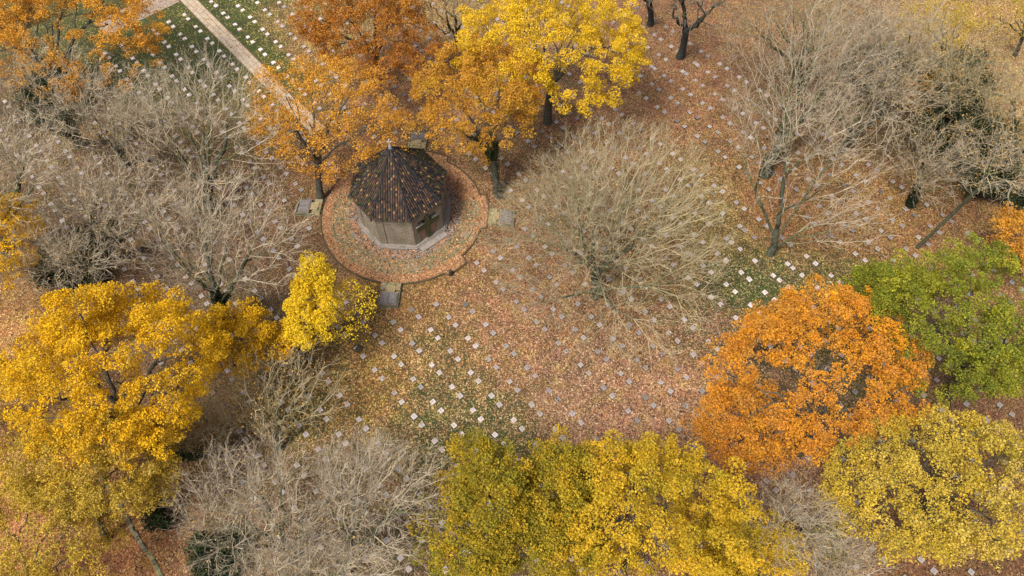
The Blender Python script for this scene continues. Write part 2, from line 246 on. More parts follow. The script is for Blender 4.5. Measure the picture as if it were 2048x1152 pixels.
def ground_mat():
    m, nt, b = new_mat('leaf strewn lawn'); N = NT(nt)
    pos = N.n('ShaderNodeNewGeometry').outputs['Position']
    dens = N.attr('leaves').outputs['Fac']; tint = N.attr('tint').outputs['Color']
    big = N.noise(pos, 0.22, 5.0, 0.62); mid = N.noise(pos, 0.9, 4.0, 0.6)
    d = N.math('ADD', dens, N.math('MULTIPLY', N.math('SUBTRACT', big, 0.5), 0.45))
    d = N.math('ADD', d, N.math('MULTIPLY', N.math('SUBTRACT', mid, 0.5), 0.5))
    d = N.math('MULTIPLY', d, 0.62)
    fine = N.noise(pos, 9.0, 4.0, 0.75)
    grass = N.ramp(fine, [(0.3, (0.012, 0.017, 0.006)), (0.5, (0.040, 0.050, 0.014)), (0.72, (0.10, 0.12, 0.03))])
    mulch = N.ramp(N.noise(pos, 14.0, 4.0, 0.75), [(0.3, (0.055, 0.034, 0.024)), (0.52, (0.2, 0.125, 0.08)), (0.72, (0.38, 0.25, 0.16))])
    um = N.math('MULTIPLY_ADD', d, 3.2, -1.05, clamp=True)
    under = N.mix(um, grass, N.mix(1.0, mulch, tint, 'MULTIPLY'))
    c, h = litter(N, pos, under, d, tint)
    # broad real differences in how bleached the leaves are
    tone = N.ramp(N.noise(pos, 0.45, 3.0, 0.6), [(0.3, (0.72, 0.70, 0.70)), (0.5, (0.97, 0.97, 0.97)), (0.7, (1.18, 1.16, 1.12))])
    c = N.mix(1.0, c, tone, 'MULTIPLY')
    hue = N.ramp(N.noise(pos, 0.7, 4.0, 0.65), [(0.34, (1.06, 0.93, 1.0)), (0.5, (1.0, 1.0, 1.0)), (0.66, (1.0, 1.08, 0.80))])
    c = N.mix(1.0, c, hue, 'MULTIPLY')
    N.link(c, b.inputs['Base Color'])
    hh = N.math('ADD', N.math('MULTIPLY', h, 0.4), fine)
    bp = N.n('ShaderNodeBump', ins={'Height': hh, 'Strength': 0.9, 'Distance': 0.05}); N.link(bp.outputs[0], b.inputs['Normal'])
    return m

def terrace_mat():
    m, nt, b = new_mat('mossy terrace paving'); N = NT(nt)
    tc = N.n('ShaderNodeTexCoord').outputs['Object']
    sx = N.n('ShaderNodeSeparateXYZ', ins={0: tc})
    r = N.math('SQRT', N.math('ADD', N.math('MULTIPLY', sx.outputs[0], sx.outputs[0]), N.math('MULTIPLY', sx.outputs[1], sx.outputs[1])))
    ang = N.math('ARCTAN2', sx.outputs[1], sx.outputs[0])
    pv = N.n('ShaderNodeCombineXYZ', ins={0: N.math('MULTIPLY', ang, 6.0), 1: r}).outputs[0]
    br = N.n('ShaderNodeTexBrick', offset=0.5, ins={'Vector': pv, 'Color1': (0.20, 0.18, 0.12, 1), 'Color2': (0.13, 0.125, 0.075, 1), 'Mortar': (0.05, 0.045, 0.025, 1), 'Scale': 1.0, 'Mortar Size': 0.03, 'Brick Width': 0.95, 'Row Height': 1.0})
    n1 = N.noise(tc, 0.55, 4.0, 0.6); n2 = N.noise(tc, 7.0, 4.0, 0.7)
    moss = N.mix(N.math('MULTIPLY_ADD', n1, 2.5, -0.95, clamp=True), br.outputs[0], (0.10, 0.11, 0.035))
    # gravel drip strip
    gv = N.vor(tc, 9.0); gcol = N.ramp(N.n('ShaderNodeSeparateColor', ins={0: gv.outputs['Color']}).outputs[0], [(0.0, (0.035, 0.03, 0.028)), (0.4, (0.09, 0.08, 0.07)), (0.8, (0.22, 0.20, 0.18))])
    gm = N.math('MULTIPLY', N.math('GREATER_THAN', r, 4.4), N.math('LESS_THAN', r, N.math('MULTIPLY_ADD', n1, 0.8, 5.1)))
    under = N.mix(gm, moss, gcol)
    ring = N.math('MULTIPLY', N.math('COMPARE', r, 6.35, 0.9), N.math('MULTIPLY_ADD', n1, -2.6, 1.9, clamp=True))
    ring = N.math('MULTIPLY', ring, N.math('LESS_THAN', sx.outputs[1], 2.0))
    dens = N.math('MULTIPLY_ADD', N.math('SUBTRACT', n1, 0.5), -0.9, 0.70)
    dens = N.math('SUBTRACT', dens, N.math('MULTIPLY', ring, 0.48))
    dens = N.math('SUBTRACT', dens, N.math('MULTIPLY', gm, 0.25))
    mul = N.ramp(n2, [(0.3, (0.14, 0.06, 0.03)), (0.7, (0.36, 0.18, 0.09))])
    under = N.mix(N.math('MULTIPLY_ADD', dens, 4.0, -1.9, clamp=True), under, mul)
    tintn = N.n('ShaderNodeRGB'); tintn.outputs[0].default_value = (1.02, 0.66, 0.45, 1)
    c, h = litter(N, tc, under, dens, tintn.outputs[0], 8.0)
    N.link(c, b.inputs['Base Color'])
    bp = N.n('ShaderNodeBump', ins={'Height': N.math('ADD', N.math('MULTIPLY', h, 0.4), n2), 'Strength': 0.8, 'Distance': 0.04}); N.link(bp.outputs[0], b.inputs['Normal'])
    return m

def path_mat(col1, col2, bw, bh, ang, leaves=0.16):
    m, nt, b = new_mat('path paving'); N = NT(nt)
    pos = N.n('ShaderNodeNewGeometry').outputs['Position']
    rv = N.n('ShaderNodeVectorRotate', rotation_type='Z_AXIS', ins={'Vector': pos, 'Angle': ang}).outputs[0]
    br = N.n('ShaderNodeTexBrick', offset=0.5, ins={'Vector': rv, 'Color1': (*col1, 1), 'Color2': (*col2, 1), 'Mortar': (0.12, 0.10, 0.07, 1), 'Scale': 1.0, 'Mortar Size': 0.025, 'Brick Width': bw, 'Row Height': bh})
    n1 = N.ramp(N.noise(pos, 1.5, 4.0, 0.65), [(0.3, (0.8, 0.78, 0.75)), (0.7, (1.08, 1.06, 1.04))])
    c = N.mix(1.0, br.outputs[0], n1, 'MULTIPLY')
    t = N.n('ShaderNodeRGB'); t.outputs[0].default_value = (1.05, 0.75, 0.5, 1)
    dn = N.n('ShaderNodeValue'); dn.outputs[0].default_value = leaves
    c, h = litter(N, pos, c, dn.outputs[0], t.outputs[0])
    N.link(c, b.inputs['Base Color'])
    return m

def stone_mat(name, c0, c1, moss=0.3, scale=3.0, brick=None, leaves=0.0, gen=False, dark=None):
    m, nt, b = new_mat(name); N = NT(nt)
    tc = N.n('ShaderNodeTexCoord').outputs['Object']
    base = N.ramp(N.noise(tc, scale, 5.0, 0.7), [(0.28, c0), (0.72, c1)])
    if brick:
        geo = N.n('ShaderNodeUVMap').outputs[0]
        br = N.n('ShaderNodeTexBrick', offset=0.5, ins={'Vector': geo, 'Color1': (1.05, 1.03, 1, 1), 'Color2': (0.82, 0.8, 0.78, 1), 'Mortar': (0.5, 0.47, 0.42, 1), 'Scale': 1.0, 'Mortar Size': 0.02, 'Brick Width': brick[0], 'Row Height': brick[1]})
        base = N.mix(1.0, base, br.outputs[0], 'MULTIPLY')
    mm = N.math('MULTIPLY_ADD', N.noise(tc, 0.9, 4.0, 0.65), 3.0, -2.0 + moss, clamp=True)
    base = N.mix(mm, base, (0.085, 0.095, 0.035))
    rn = N.n('ShaderNodeObjectInfo').outputs['Random']
    base = N.mix(1.0, base, N.attr('tint').outputs['Color'], 'MULTIPLY') if not gen else N.mix(1.0, base, N.n('ShaderNodeObjectInfo').outputs['Color'], 'MULTIPLY')
    if leaves:
        dn = N.n('ShaderNodeValue'); dn.outputs[0].default_value = leaves
        t = N.n('ShaderNodeRGB'); t.outputs[0].default_value = (1.0, 0.68, 0.45, 1)
        pos = N.n('ShaderNodeNewGeometry').outputs['Position']
        base, _ = litter(N, pos, base, dn.outputs[0], t.outputs[0])
    N.link(base, b.inputs['Base Color'])
    bp = N.n('ShaderNodeBump', ins={'Height': N.noise(tc, scale * 6, 4.0, 0.7), 'Strength': 0.5, 'Distance': 0.02}); N.link(bp.outputs[0], b.inputs['Normal'])
    return m

def attr_mat(name, rough=0.85, grain=12.0, trans=0.0, amt=(0.75, 1.2)):
    """colour comes from the 'tint' attribute, broken up by grain"""
    m, nt, b = new_mat(name, rough); N = NT(nt)
    tc = N.n('ShaderNodeTexCoord').outputs['Object']
    g = N.ramp(N.noise(tc, grain, 3.0, 0.65), [(0.3, (amt[0],) * 3), (0.7, (amt[1],) * 3)])
    c = N.mix(1.0, N.attr('tint').outputs['Color'], g, 'MULTIPLY')
    if trans:
        df = N.n('ShaderNodeBsdfDiffuse', ins={'Color': c}); tr = N.n('ShaderNodeBsdfTranslucent', ins={'Color': c})
        mx = N.n('ShaderNodeMixShader', ins={0: trans}); N.link(df.outputs[0], mx.inputs[1]); N.link(tr.outputs[0], mx.inputs[2])
        N.link(mx.outputs[0], nt.nodes['Material Output'].inputs[0])
    else: N.link(c, b.inputs['Base Color'])
    return m

M_ground = ground_mat()
M_terr = terrace_mat()
M_path = path_mat((0.42, 0.345, 0.25), (0.385, 0.315, 0.23), 1.6, 0.62, math.radians(50.1), 0.13)
M_cross = path_mat((0.36, 0.30, 0.24), (0.30, 0.25, 0.21), 0.4, 0.2, math.radians(50.1), 0.18)
M_wall = stone_mat('tan chapel masonry', (0.19, 0.162, 0.12), (0.33, 0.285, 0.22), 0.42, 1.3, brick=(0.62, 0.24))
M_pale = stone_mat('pale weathered stone', (0.17, 0.14, 0.12), (0.30, 0.26, 0.225), 0.5, 3.5)
M_darkst = stone_mat('dark mossy stone', (0.07, 0.065, 0.05), (0.16, 0.145, 0.10), 0.75, 2.5)
M_slab = stone_mat('mossy book slab', (0.17, 0.15, 0.09), (0.32, 0.28, 0.18), 0.55, 2.0, leaves=0.16)
M_page = stone_mat('dark stone page', (0.10, 0.095, 0.092), (0.19, 0.175, 0.165), 0.3, 4.0)
M_grave = stone_mat('grave slab granite', (0.33, 0.29, 0.262), (0.45, 0.40, 0.365), 0.0, 9.0, gen=True, leaves=0.05)
M_tile = attr_mat('clay roof tile', 0.8, 5.0)
M_tile.node_tree.nodes['Principled BSDF'].inputs['Specular IOR Level'].default_value = 0.08
M_plain = attr_mat('plain weathered', 0.7, 3.0)
M_bark = attr_mat('mossy bark', 0.95, 6.0, amt=(0.45, 1.6))
M_twig = attr_mat('bare twigs', 0.95, 1.5)
M_leaf = attr_mat('autumn leaves', 0.8, 0.6, trans=0.3, amt=(0.86, 1.12))

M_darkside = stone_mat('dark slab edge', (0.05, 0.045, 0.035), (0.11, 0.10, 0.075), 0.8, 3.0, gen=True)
# ---------------------------------------------------------------- ground
TN = np.array(TINT)
def tint_at(X, Y):
    d2 = (X[..., None] - TN[:, 0]) ** 2 + (Y[..., None] - TN[:, 1]) ** 2
    wgt = 1.0 / (d2 + 3.0) ** 2
    wgt /= wgt.sum(-1, keepdims=True)
    return wgt @ TN[:, 2], np.stack([wgt @ TN[:, 3 + k] for k in range(3)], -1)
rng = np.random.default_rng(7)
xs = np.concatenate([[-400, -200, -110], np.arange(-70, 70.1, 0.8), [110, 200, 400]])
ys = np.concatenate([[-300, -120, -40, -10], np.arange(4, 96.1, 0.8), [130, 220, 500]])
GX, GY = np.meshgrid(xs, ys)
dn, tt = tint_at(GX, GY)
GZ = 0.06 * np.sin(GX * 0.37 + 1.3) * np.sin(GY * 0.29) * ((abs(GX) < 75) & (GY > 0) & (GY < 100))
r0 = np.hypot(GX + 10.35, GY - 46.28)
GZ *= np.clip((r0 - 9) / 6, 0, 1)
GZ = np.minimum(GZ, 0.015)
n_x = len(xs); idx = np.arange(GX.size).reshape(GX.shape)
Qg = np.stack([idx[:-1, :-1], idx[:-1, 1:], idx[1:, 1:], idx[1:, :-1]], -1).reshape(-1, 4)
g = np_mesh('ground', np.stack([GX, GY, GZ], -1).reshape(-1, 3), Qg, M_ground, smooth=True,
            vattr={'leaves': dn.ravel(), 'tint': tt.reshape(-1, 3)})
tag(g, kind='structure')

PU, BU = 2.8266, 2.004
TH = math.radians(-50.1)
ah = np.array([math.cos(TH), math.sin(TH)]); bh_ = np.array([-math.sin(TH), math.cos(TH)])
def ab(a, b): return ah * a * PU + bh_ * b * BU
def strip(name, corners, z, mat, kind='structure'):
    mb = MB(); mb.prism([(x, y, z - 0.12) for x, y in corners], [(x, y, z) for x, y in corners]); return tag(mb.build(name, mat), kind=kind)
strip('paved_path', [ab(-34, 10.27), ab(-20.2, 10.22), ab(-20.2, 11.12), ab(-34, 11.07)], 0.035, M_path)
strip('cross_path', [ab(-31.6, 5.5), ab(-30.45, 5.5), ab(-30.45, 10.25), ab(-31.6, 10.25)], 0.031, M_cross)
mb = MB()
for bb in (10.23, 11.09):
    p0, p1 = ab(-34, bb), ab(-20.4, bb); q = bh_ * 0.07
    mb.prism([(*(p0 - q), -0.1), (*(p1 - q), -0.1), (*(p1 + q), -0.1), (*(p0 + q), -0.1)], [(*(p0 - q), 0.09), (*(p1 - q), 0.09), (*(p1 + q), 0.09), (*(p0 + q), 0.09)], c=(0.9, 0.75, 0.6))
tag(mb.build('path_kerb', M_darkst), kind='structure')

# ---------------------------------------------------------------- chapel
CX, CY, CR = -10.36, 46.28, math.radians(-5.1)
CC = Vector((CX, CY, 0)); cM = Matrix.Translation(CC) @ Matrix.Rotation(CR, 4, 'Z')
T8 = math.tan(math.pi / 8)
def octa(A, z): 
    s = A * T8
    return [(s, -A, z), (A, -s, z), (A, s, z), (s, A, z), (-s, A, z), (-A, s, z), (-A, -s, z), (-s, -A, z)]
def face_M(k):       # local frame of wall k: x along the wall, -y outwards; k=0 faces the camera, counter-clockwise
    return Matrix.Rotation(k * math.pi / 4, 4, 'Z')
chapel = empty('chapel', (CX, CY, 0), CR)
tag(chapel, 'octagonal stone memorial chapel with a steep dark tiled pyramid roof and small cross', 'chapel')
WA, EA, EZ, AZ = 3.98, 4.24, 4.45, 9.5

def uv_box(o, sc=1.0):
    """wall coordinates along each face and up, for the coursing"""
    me = o.data; uv = me.uv_layers.new(name='UVMap')
    for p_ in me.polygons:
        nrm = p_.normal
        t = Vector((-nrm.y, nrm.x, 0)); t = t.normalized() if t.length > 0.2 else Vector((1, 0, 0))
        for li in p_.loop_indices:
            v = me.vertices[me.loops[li].vertex_index].co
            uv.data[li].uv = (v.dot(t), v.z if abs(nrm.z) < 0.8 else v.y)
mb = MB()
for k in range(8):
    M = face_M(k); s = WA * T8
    if k == 1:     # entrance wall: an opening 2.3 wide and 3.0 high
        hw, hh = 1.2, 3.3
        mb.box(-s, -hw, -WA, -WA + 0.5, 0.0, EZ + 0.02, M); mb.box(hw, s, -WA, -WA + 0.5, 0.0, EZ + 0.02, M)
        mb.box(-hw, hw, -WA, -WA + 0.5, hh, EZ + 0.02, M)
    elif k == 7:   # window near the eaves
        for x0, x1, z0, z1 in ((-s, 0.55, 0, EZ), (1.15, s, 0, EZ), (0.55, 1.15, 0, 2.6), (0.55, 1.15, 4.0, EZ)):
            mb.box(x0, x1, -WA, -WA + 0.5, z0, z1 + (0.02 if z1 == EZ else 0), M)
    else:
        mb.box(-s, s, -WA, -WA + 0.5, 0.0, EZ + 0.02, M)
wall = mb.build('wall', M_wall, chapel); uv_box(wall)
for k in range(8):       # flat piers wrapping each corner
    mb = MB(); s = WA * T8
    mb.box(s * 0.62, s + 0.03, -WA - 0.06, -WA + 0.02, 0.3, EZ - 0.03, face_M(k))
    mb.box(-s - 0.03, -s * 0.62, -WA - 0.06, -WA + 0.02, 0.3, EZ - 0.03, face_M(k + 1))
    o = mb.build('corner_pier', M_wall, chapel); uv_box(o)
mb = MB(); mb.prism(octa(4.34, 0.0), octa(4.34, 0.30), cap0=False); mb.prism(octa(4.27, 0.3), octa(4.2, 0.46), cap0=False)
for k in range(8):
    if k != 1:
        mb.box(-0.95, 0.95, -4.46, -4.2, 0.05, 0.40, face_M(k), bev=0.03)
plinth = mb.build('plinth', M_pale, chapel)
# under-roof slab (eaves)
mb = MB(); mb.prism(octa(EA - 0.05, EZ), octa(EA, EZ + 0.09), c=(0.10, 0.08, 0.05))
mb.prism(octa(EA, EZ + 0.09), [tuple(Vector(v) * 0.01 + Vector((0, 0, AZ - 0.05))) for v in octa(EA, 0)], cap0=False, c=(0.035, 0.03, 0.028))
roof = mb.build('roof', M_plain, chapel); roof.location = (-0.10, 0.0, 0)
# clay tiles: rows of half-round cover tiles on every slope
rnd = random.Random(3)
Lsl = math.hypot(EA, AZ - EZ - 0.09); slope = math.atan2(AZ - EZ - 0.09, EA)
V = []; Q = []; F = []
def tile(M, u, v0, v1, r0, r1, colr, seg=4, lift=0.0):
    n = len(V)
    for v, r, dz in ((v0, r0, 0.03 + lift), (v1, r1, 0.0 + lift)):
        for i in range(seg + 1):
            a = math.pi * i / seg
            P = M @ Vector((u - r * math.cos(a), v, dz * 1.6 + r * 0.85 * math.sin(a))); V.append(tuple(P))
    for i in range(seg):
        Q.append((n + i, n + i + 1, n + seg + 2 + i, n + seg + 1 + i)); F.append(colr)
    Q.append((n, n + seg // 2, n + seg // 2, n + seg)) if False else None
TILES = [tuple(0.52 * x for x in c) for c in [(0.15, 0.075, 0.045), (0.21, 0.105, 0.06), (0.10, 0.06, 0.045), (0.27, 0.14, 0.075), (0.055, 0.045, 0.042), (0.17, 0.12, 0.05), (0.07, 0.055, 0.05)]]
for k in range(8):
    # slope frame: origin at eave middle, x along eave, y up the slope, z outwards
    R = Matrix.Rotation(k * math.pi / 4, 4, 'Z')
    B = Matrix.Translation((0, -EA, EZ + 0.09)) @ Matrix.Rotation(slope, 4, 'X')
    M = R @ B
    hw = EA * T8; ncol = 16; du = 2 * hw / ncol
    mossy = {0: 0.06, 1: 0.06, 2: 0.2, 3: 0.45, 4: 0.35, 5: 0.3, 6: 0.3, 7: 0.2}[k]
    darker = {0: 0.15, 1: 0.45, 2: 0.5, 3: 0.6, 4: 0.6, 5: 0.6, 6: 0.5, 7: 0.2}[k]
    for cidx in range(ncol):
        u = -hw + (cidx + 0.5) * du; rmax = Lsl * (1 - abs(u) / hw) - 0.05
        v = -0.06; row = 0
        while v < rmax:
            v1 = min(v + 0.26, rmax + 0.05)
            c = tuple(0.45 * a_ + 0.55 * b_ for a_, b_ in zip(rnd.choice(TILES), (0.062, 0.042, 0.032))); q = rnd.random()
            if q < mossy: c = (0.05, 0.052, 0.02)
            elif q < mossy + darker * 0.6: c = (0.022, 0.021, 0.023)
            if rnd.random() < 0.07: c = (0.24, 0.13, 0.05)
            kk = rnd.uniform(0.75, 1.25)
            tile(M, u + rnd.gauss(0, 0.008), v, v1, du * 0.40, du * 0.32, tuple(x * kk for x in c), 4, rnd.uniform(0, 0.012)); v = v + 0.235 * rnd.uniform(0.94, 1.04)
for k in range(8):   # hip tiles
    a = math.pi / 8 + k * math.pi / 4 - math.pi / 2
    rr = EA / math.cos(math.pi / 8); b0 = Vector((math.cos(a) * rr, math.sin(a) * rr, EZ + 0.10)); b1 = Vector((0, 0, AZ))
    d = (b1 - b0); L = d.length; y = d.normalized(); x = y.cross(Vector((0, 0, 1))).normalized(); z = x.cross(y)
    M = Matrix((x, y, z)).transposed().to_4x4(); M.translation = b0
    v = -0.1
    while v < L - 0.1:
        kk = rnd.uniform(0.7, 1.2); tile(M, 0, v, v + 0.42, 0.13, 0.10, (0.028 * kk, 0.026 * kk, 0.027 * kk), 5, 0.0); v += 0.38
rt = np_mesh('roof_tiles', V, Q, M_tile, chapel, smooth=False, fattr={'tint': np.array(F)})
rt.parent = roof
# finial and cross
def lathe(prof, n=12, c=(1, 1, 1), mb=None):
    mb = mb or MB()
    for (r0_, z0_), (r1_, z1_) in zip(prof[:-1], prof[1:]):
        mb.prism([(r0_ * math.cos(2 * math.pi * i / n), r0_ * math.sin(2 * math.pi * i / n), z0_) for i in range(n)],
                 [(r1_ * math.cos(2 * math.pi * i / n), r1_ * math.sin(2 * math.pi * i / n), z1_) for i in range(n)], c=c)
    return mb
mb = lathe([(0.34, AZ - 0.42), (0.19, AZ - 0.05), (0.12, AZ + 0.12), (0.15, AZ + 0.2), (0.06, AZ + 0.34)], c=(0.20, 0.20, 0.21))
fin = mb.build('finial', M_plain, chapel); fin.location = (-0.10, 0, 0)
mb = MB(); mb.box(-0.035, 0.035, -0.035, 0.035, AZ + 0.34, AZ + 1.02, c=(0.45, 0.43, 0.42)); mb.box(-0.21, 0.21, -0.03, 0.03, AZ + 0.68, AZ + 0.76, c=(0.45, 0.43, 0.42))
mb.build('cross', M_plain, fin)
# entrance on the right-hand front wall: big stone cross standing in the opening
E1 = face_M(1)
mb = MB()
mb.box(-0.22, 0.22, -WA - 0.16, -WA + 0.22, 0.3, 3.72, E1, c=(0.75, 0.8, 0.6), bev=0.04)
mb.box(-1.28, -0.222, -WA - 0.14, -WA + 0.22, 2.15, 2.85, E1, c=(0.7, 0.75, 0.6), bev=0.05); mb.box(0.222, 1.28, -WA - 0.14, -WA + 0.22, 2.15, 2.85, E1, c=(0.7, 0.75, 0.6), bev=0.05)
mb.build('stone_cross', M_darkst, chapel)
mb = MB(); mb.box(-1.3, -0.5, -WA - 0.17, -WA + 0.2, 2.852, 2.93, E1); mb.build('cross_ledge', M_pale, chapel)
mb = MB(); mb.box(0.5, 1.3, -WA - 0.17, -WA + 0.2, 2.852, 2.93, E1); mb.build('cross_ledge', M_pale, chapel)
for sx in (-1, 1):
    x0, x1 = sorted((sx * 0.23, sx * 1.19)); mb = MB(); mb.box(x0, x1, -WA + 0.05, -WA + 0.2, 0.3, 2.14, E1, c=(0.26, 0.165, 0.115))
    for i in range(4):
        xx = x0 + (i + 0.5) * (x1 - x0) / 4; mb.box(xx - 0.09, xx + 0.09, -WA + 0.03, -WA + 0.047, 0.36, 2.1, E1, c=(0.29, 0.19, 0.13))
    mb.build('door_panel', M_plain, chapel)
mb = MB(); mb.box(-1.19, 1.19, -WA + 0.24, -WA + 0.3, 2.3, 3.34, E1, c=(0.02, 0.02, 0.02)); mb.build('dark_transom', M_plain, chapel)
mb = MB(); mb.box(-1.5, 1.5, -4.95, -4.345, 0.12, 0.27, E1, bev=0.03); mb.build('doorstep', M_pale, chapel)
mb = MB(); mb.box(0.56, 1.14, -WA + 0.2, -WA + 0.24, 2.6, 4.0, face_M(7), c=(0.02, 0.022, 0.025)); mb.build('window', M_plain, chapel)

# terrace round the chapel
def terr_r(deg):     # outline radius by bearing, degrees from local +x counter-clockwise
    d = deg % 360
    if 322 <= d < 351: return 7.6
    if 306 <= d < 322: return 8.45
    if 20 <= d < 66: return 7.55
    return 8.12
tp = []
for i in range(240):
    a = i * 1.5; r = terr_r(a); tp.append((r * math.cos(math.radians(a)), r * math.sin(math.radians(a))))
mb = MB(); mb.prism([(x, y, -0.1) for x, y in tp], [(x, y, 0.12) for x, y in tp])
terr = mb.build('paved_terrace', M_terr); tag(terr, kind='structure'); terr.matrix_world = cM
mb = MB(); n = len(tp)
for i in range(n):
    a = Vector((*tp[i], 0)); b = Vector((*tp[(i + 1) % n], 0)); ia, ib = a * (1 + 0.004), b * (1 + 0.004); oa, ob = a * 1.022, b * 1.022
    mb.prism([(*ia.xy, -0.1), (*oa.xy, -0.1), (*ob.xy, -0.1), (*ib.xy, -0.1)], [(*ia.xy, 0.16), (*oa.xy, 0.15), (*ob.xy, 0.15), (*ib.xy, 0.16)], c=(0.75, 0.55, 0.42))
ke = mb.build('terrace_kerb', M_darkst); tag(ke, kind='structure'); ke.matrix_world = cM

# four open stone books
def book(ang, label, rev):
    t = empty('stone_book', cM @ Vector((math.sin(ang) * 9.4, -math.cos(ang) * 9.4, 0)), CR + ang)
    tag(t, label, 'stone book', 'open stone name books round the chapel terrace')
    # local frame: -y points away from the chapel
    mb = MB(); mb.box(-0.96, 0.96, -1.4, 1.16, -0.05, 0.14, bev=0.02)
    mb.build('base_slab', M_slab, t)
    mb = MB()
    for x0, x1, y0, y1 in ((-0.96, -0.82, -1.38, 0.3), (0.82, 0.96, -1.38, 0.3), (-0.81, 0.81, -1.38, -1.24)): mb.box(x0, x1, y0, y1, 0.141, 0.30, bev=0.02)
    mb.build('kerb', M_darkst, t)
    mb = MB(); mb.box(-0.93, 0.93, 0.35, 1.13, 0.141, 0.42, bev=0.03, c=(1, 1, 0.9)); mb.box(-0.45, 0.45, 0.1, 0.9, 0.421, 0.50, bev=0.02, c=(1.2, 1.15, 0.95)); mb.build('step_block', M_slab, t)
    mb = MB(); mb.prism([(-0.78, -1.15, 0.141), (0.78, -1.15, 0.141), (0.78, 0.05, 0.141), (-0.78, 0.05, 0.141)], [(-0.78, -1.15, 0.26), (0.78, -1.15, 0.26), (0.78, 0.05, 0.50), (-0.78, 0.05, 0.50)], c=(1.2, 1.05, 0.9)); mb.build('lectern_block', M_pale, t)
    for sx in (-1, 1):
        mb = MB(); x0, x1 = (0.03, 0.72) if sx > 0 else (-0.72, -0.03)
        ang_ = math.atan2(0.24, 1.2); R = Matrix.Translation((0, -1.10, 0.272)) @ Matrix.Rotation(ang_, 4, 'X')
        # page surface curves up towards the gutter
        ns = 6
        for i in range(ns):
            xa = x0 + (x1 - x0) * i / ns; xb = x0 + (x1 - x0) * (i + 1) / ns
            ha = 0.09 - 0.05 * abs(abs(xa) - 0.25); hb = 0.09 - 0.05 * abs(abs(xb) - 0.25)
            vs = [(xa, 0, 0), (xb, 0, 0), (xb, 1.1, 0), (xa, 1.1, 0), (xa, 0, ha), (xb, 0, hb), (xb, 1.1, hb), (xa, 1.1, ha)]
            mb.poly([tuple(R @ Vector(v)) for v in vs], [(3, 2, 1, 0), (4, 5, 6, 7), (0, 1, 5, 4), (1, 2, 6, 5), (2, 3, 7, 6), (3, 0, 4, 7)])
        pg = mb.build('page', M_page, t)
        mb = MB()
        for i in range(11):
            yy = 0.12 + i * 0.08; e = rnd.uniform(0.0, 0.12)
            mb.box(x0 + 0.06, x1 - 0.06 - e, yy, yy + 0.025, 0.086, 0.094, R, c=(1.7, 1.5, 1.35))
        mb.build('inscription', M_page, pg)
    return t
book(0, 'mossy open stone book on the near side of the chapel terrace', 0)
book(math.pi / 2, 'open stone book on the right side of the chapel terrace, half under bare twigs', 0)
book(math.pi, 'dark open stone book behind the chapel roof', 0)
book(-math.pi / 2, 'worn open stone book on the left side of the chapel terrace', 0)

# ---------------------------------------------------------------- small things on the ground
def rock_mesh(name, r, h, c, parent=None, seed=0, mat=None):
    rg = np.random.default_rng(seed); n, k = 10, 5; V = []; F = []
    for j in range(k):
        t = j / (k - 1); rr = r * math.cos(t * 1.35) ** 0.7
        for i in range(n): 
            q = rr * rg.uniform(0.85, 1.15); V.append((q * math.cos(2 * math.pi * i / n), q * math.sin(2 * math.pi * i / n), h * math.sin(t * 1.5) * rg.uniform(0.92, 1.08)))
    for j in range(k - 1):
        for i in range(n): F.append((j * n + i, j * n + (i + 1) % n, (j + 1) * n + (i + 1) % n, (j + 1) * n + i))
    mb = MB(); mb.poly(V, F + [tuple(range((k - 1) * n, k * n))], c); return mb.build(name, mat or M_darkst, parent)
px_, py_ = EXTRA['post']
o = lathe([(0.24, -0.05), (0.19, 0.12), (0.17, 0.55), (0.14, 0.62)], 9, (0.35, 0.32, 0.3)).build('tree_stump', M_darkst); o.location = (px_, py_, 0)
tag(o, 'short dark stump at the lower right rim of the chapel terrace', 'stump')
px_, py_ = EXTRA['mound']
o = rock_mesh('soil_mound', 0.42, 0.16, (0.5, 0.4, 0.35), seed=4); o.location = (px_, py_, -0.02)
tag(o, 'small dark mound of soil below the yellow maple', 'soil mound')
bp = EXTRA['branch']; mb = MB()
for i in range(len(bp) - 1):
    a, b = Vector((*bp[i], 0.35 - 0.08 * i)), Vector((*bp[i + 1], 0.27 - 0.08 * i)); d = (b - a).normalized(); s = d.cross(Vector((0, 0, 1))) * (0.05 + 0.02 * i); u = Vector((0, 0, 0.05))
    mb.prism([tuple(a + s), tuple(a + u), tuple(a - s), tuple(a - u)], [tuple(b + s), tuple(b + u), tuple(b - s), tuple(b - u)], c=(0.62, 0.56, 0.48))
tag(mb.build('fallen_branch', M_plain), 'pale fallen branch lying among the lower left graves', 'branch')
ed = [tuple(ab(a_, -6.2 + 0.05 * math.sin(a_ * 3))) for a_ in np.arange(-15.5, -7.5, 0.5)]; mb = MB(); rg = random.Random(5)
for i in range(len(ed) - 1):
    a, b = Vector(ed[i]), Vector(ed[i + 1]); L = (b - a).length; t = 0.0
    while t < L:
        l = rg.uniform(0.3, 0.6); c0 = a.lerp(b, min(1, (t + l / 2) / L)); an = math.atan2(b.y - a.y, b.x - a.x) + rg.uniform(-0.2, 0.2)
        M = Matrix.Translation((c0.x + rg.uniform(-.05, .05), c0.y, 0)) @ Matrix.Rotation(an, 4, 'Z'); hh = rg.uniform(0.04, 0.16)
        k = rg.uniform(0.9, 2.2)
        mb.box(-l / 2 + 0.02, l / 2 - 0.02, -rg.uniform(0.12, 0.2), rg.uniform(0.12, 0.2), -0.05, hh, M, bev=0.05, c=(k, k * 0.95, k * 0.9)); t += l
tag(mb.build('stone_edging', M_darkst), 'low crumbling line of edging stones among fallen leaves in the bottom left corner', 'wall')

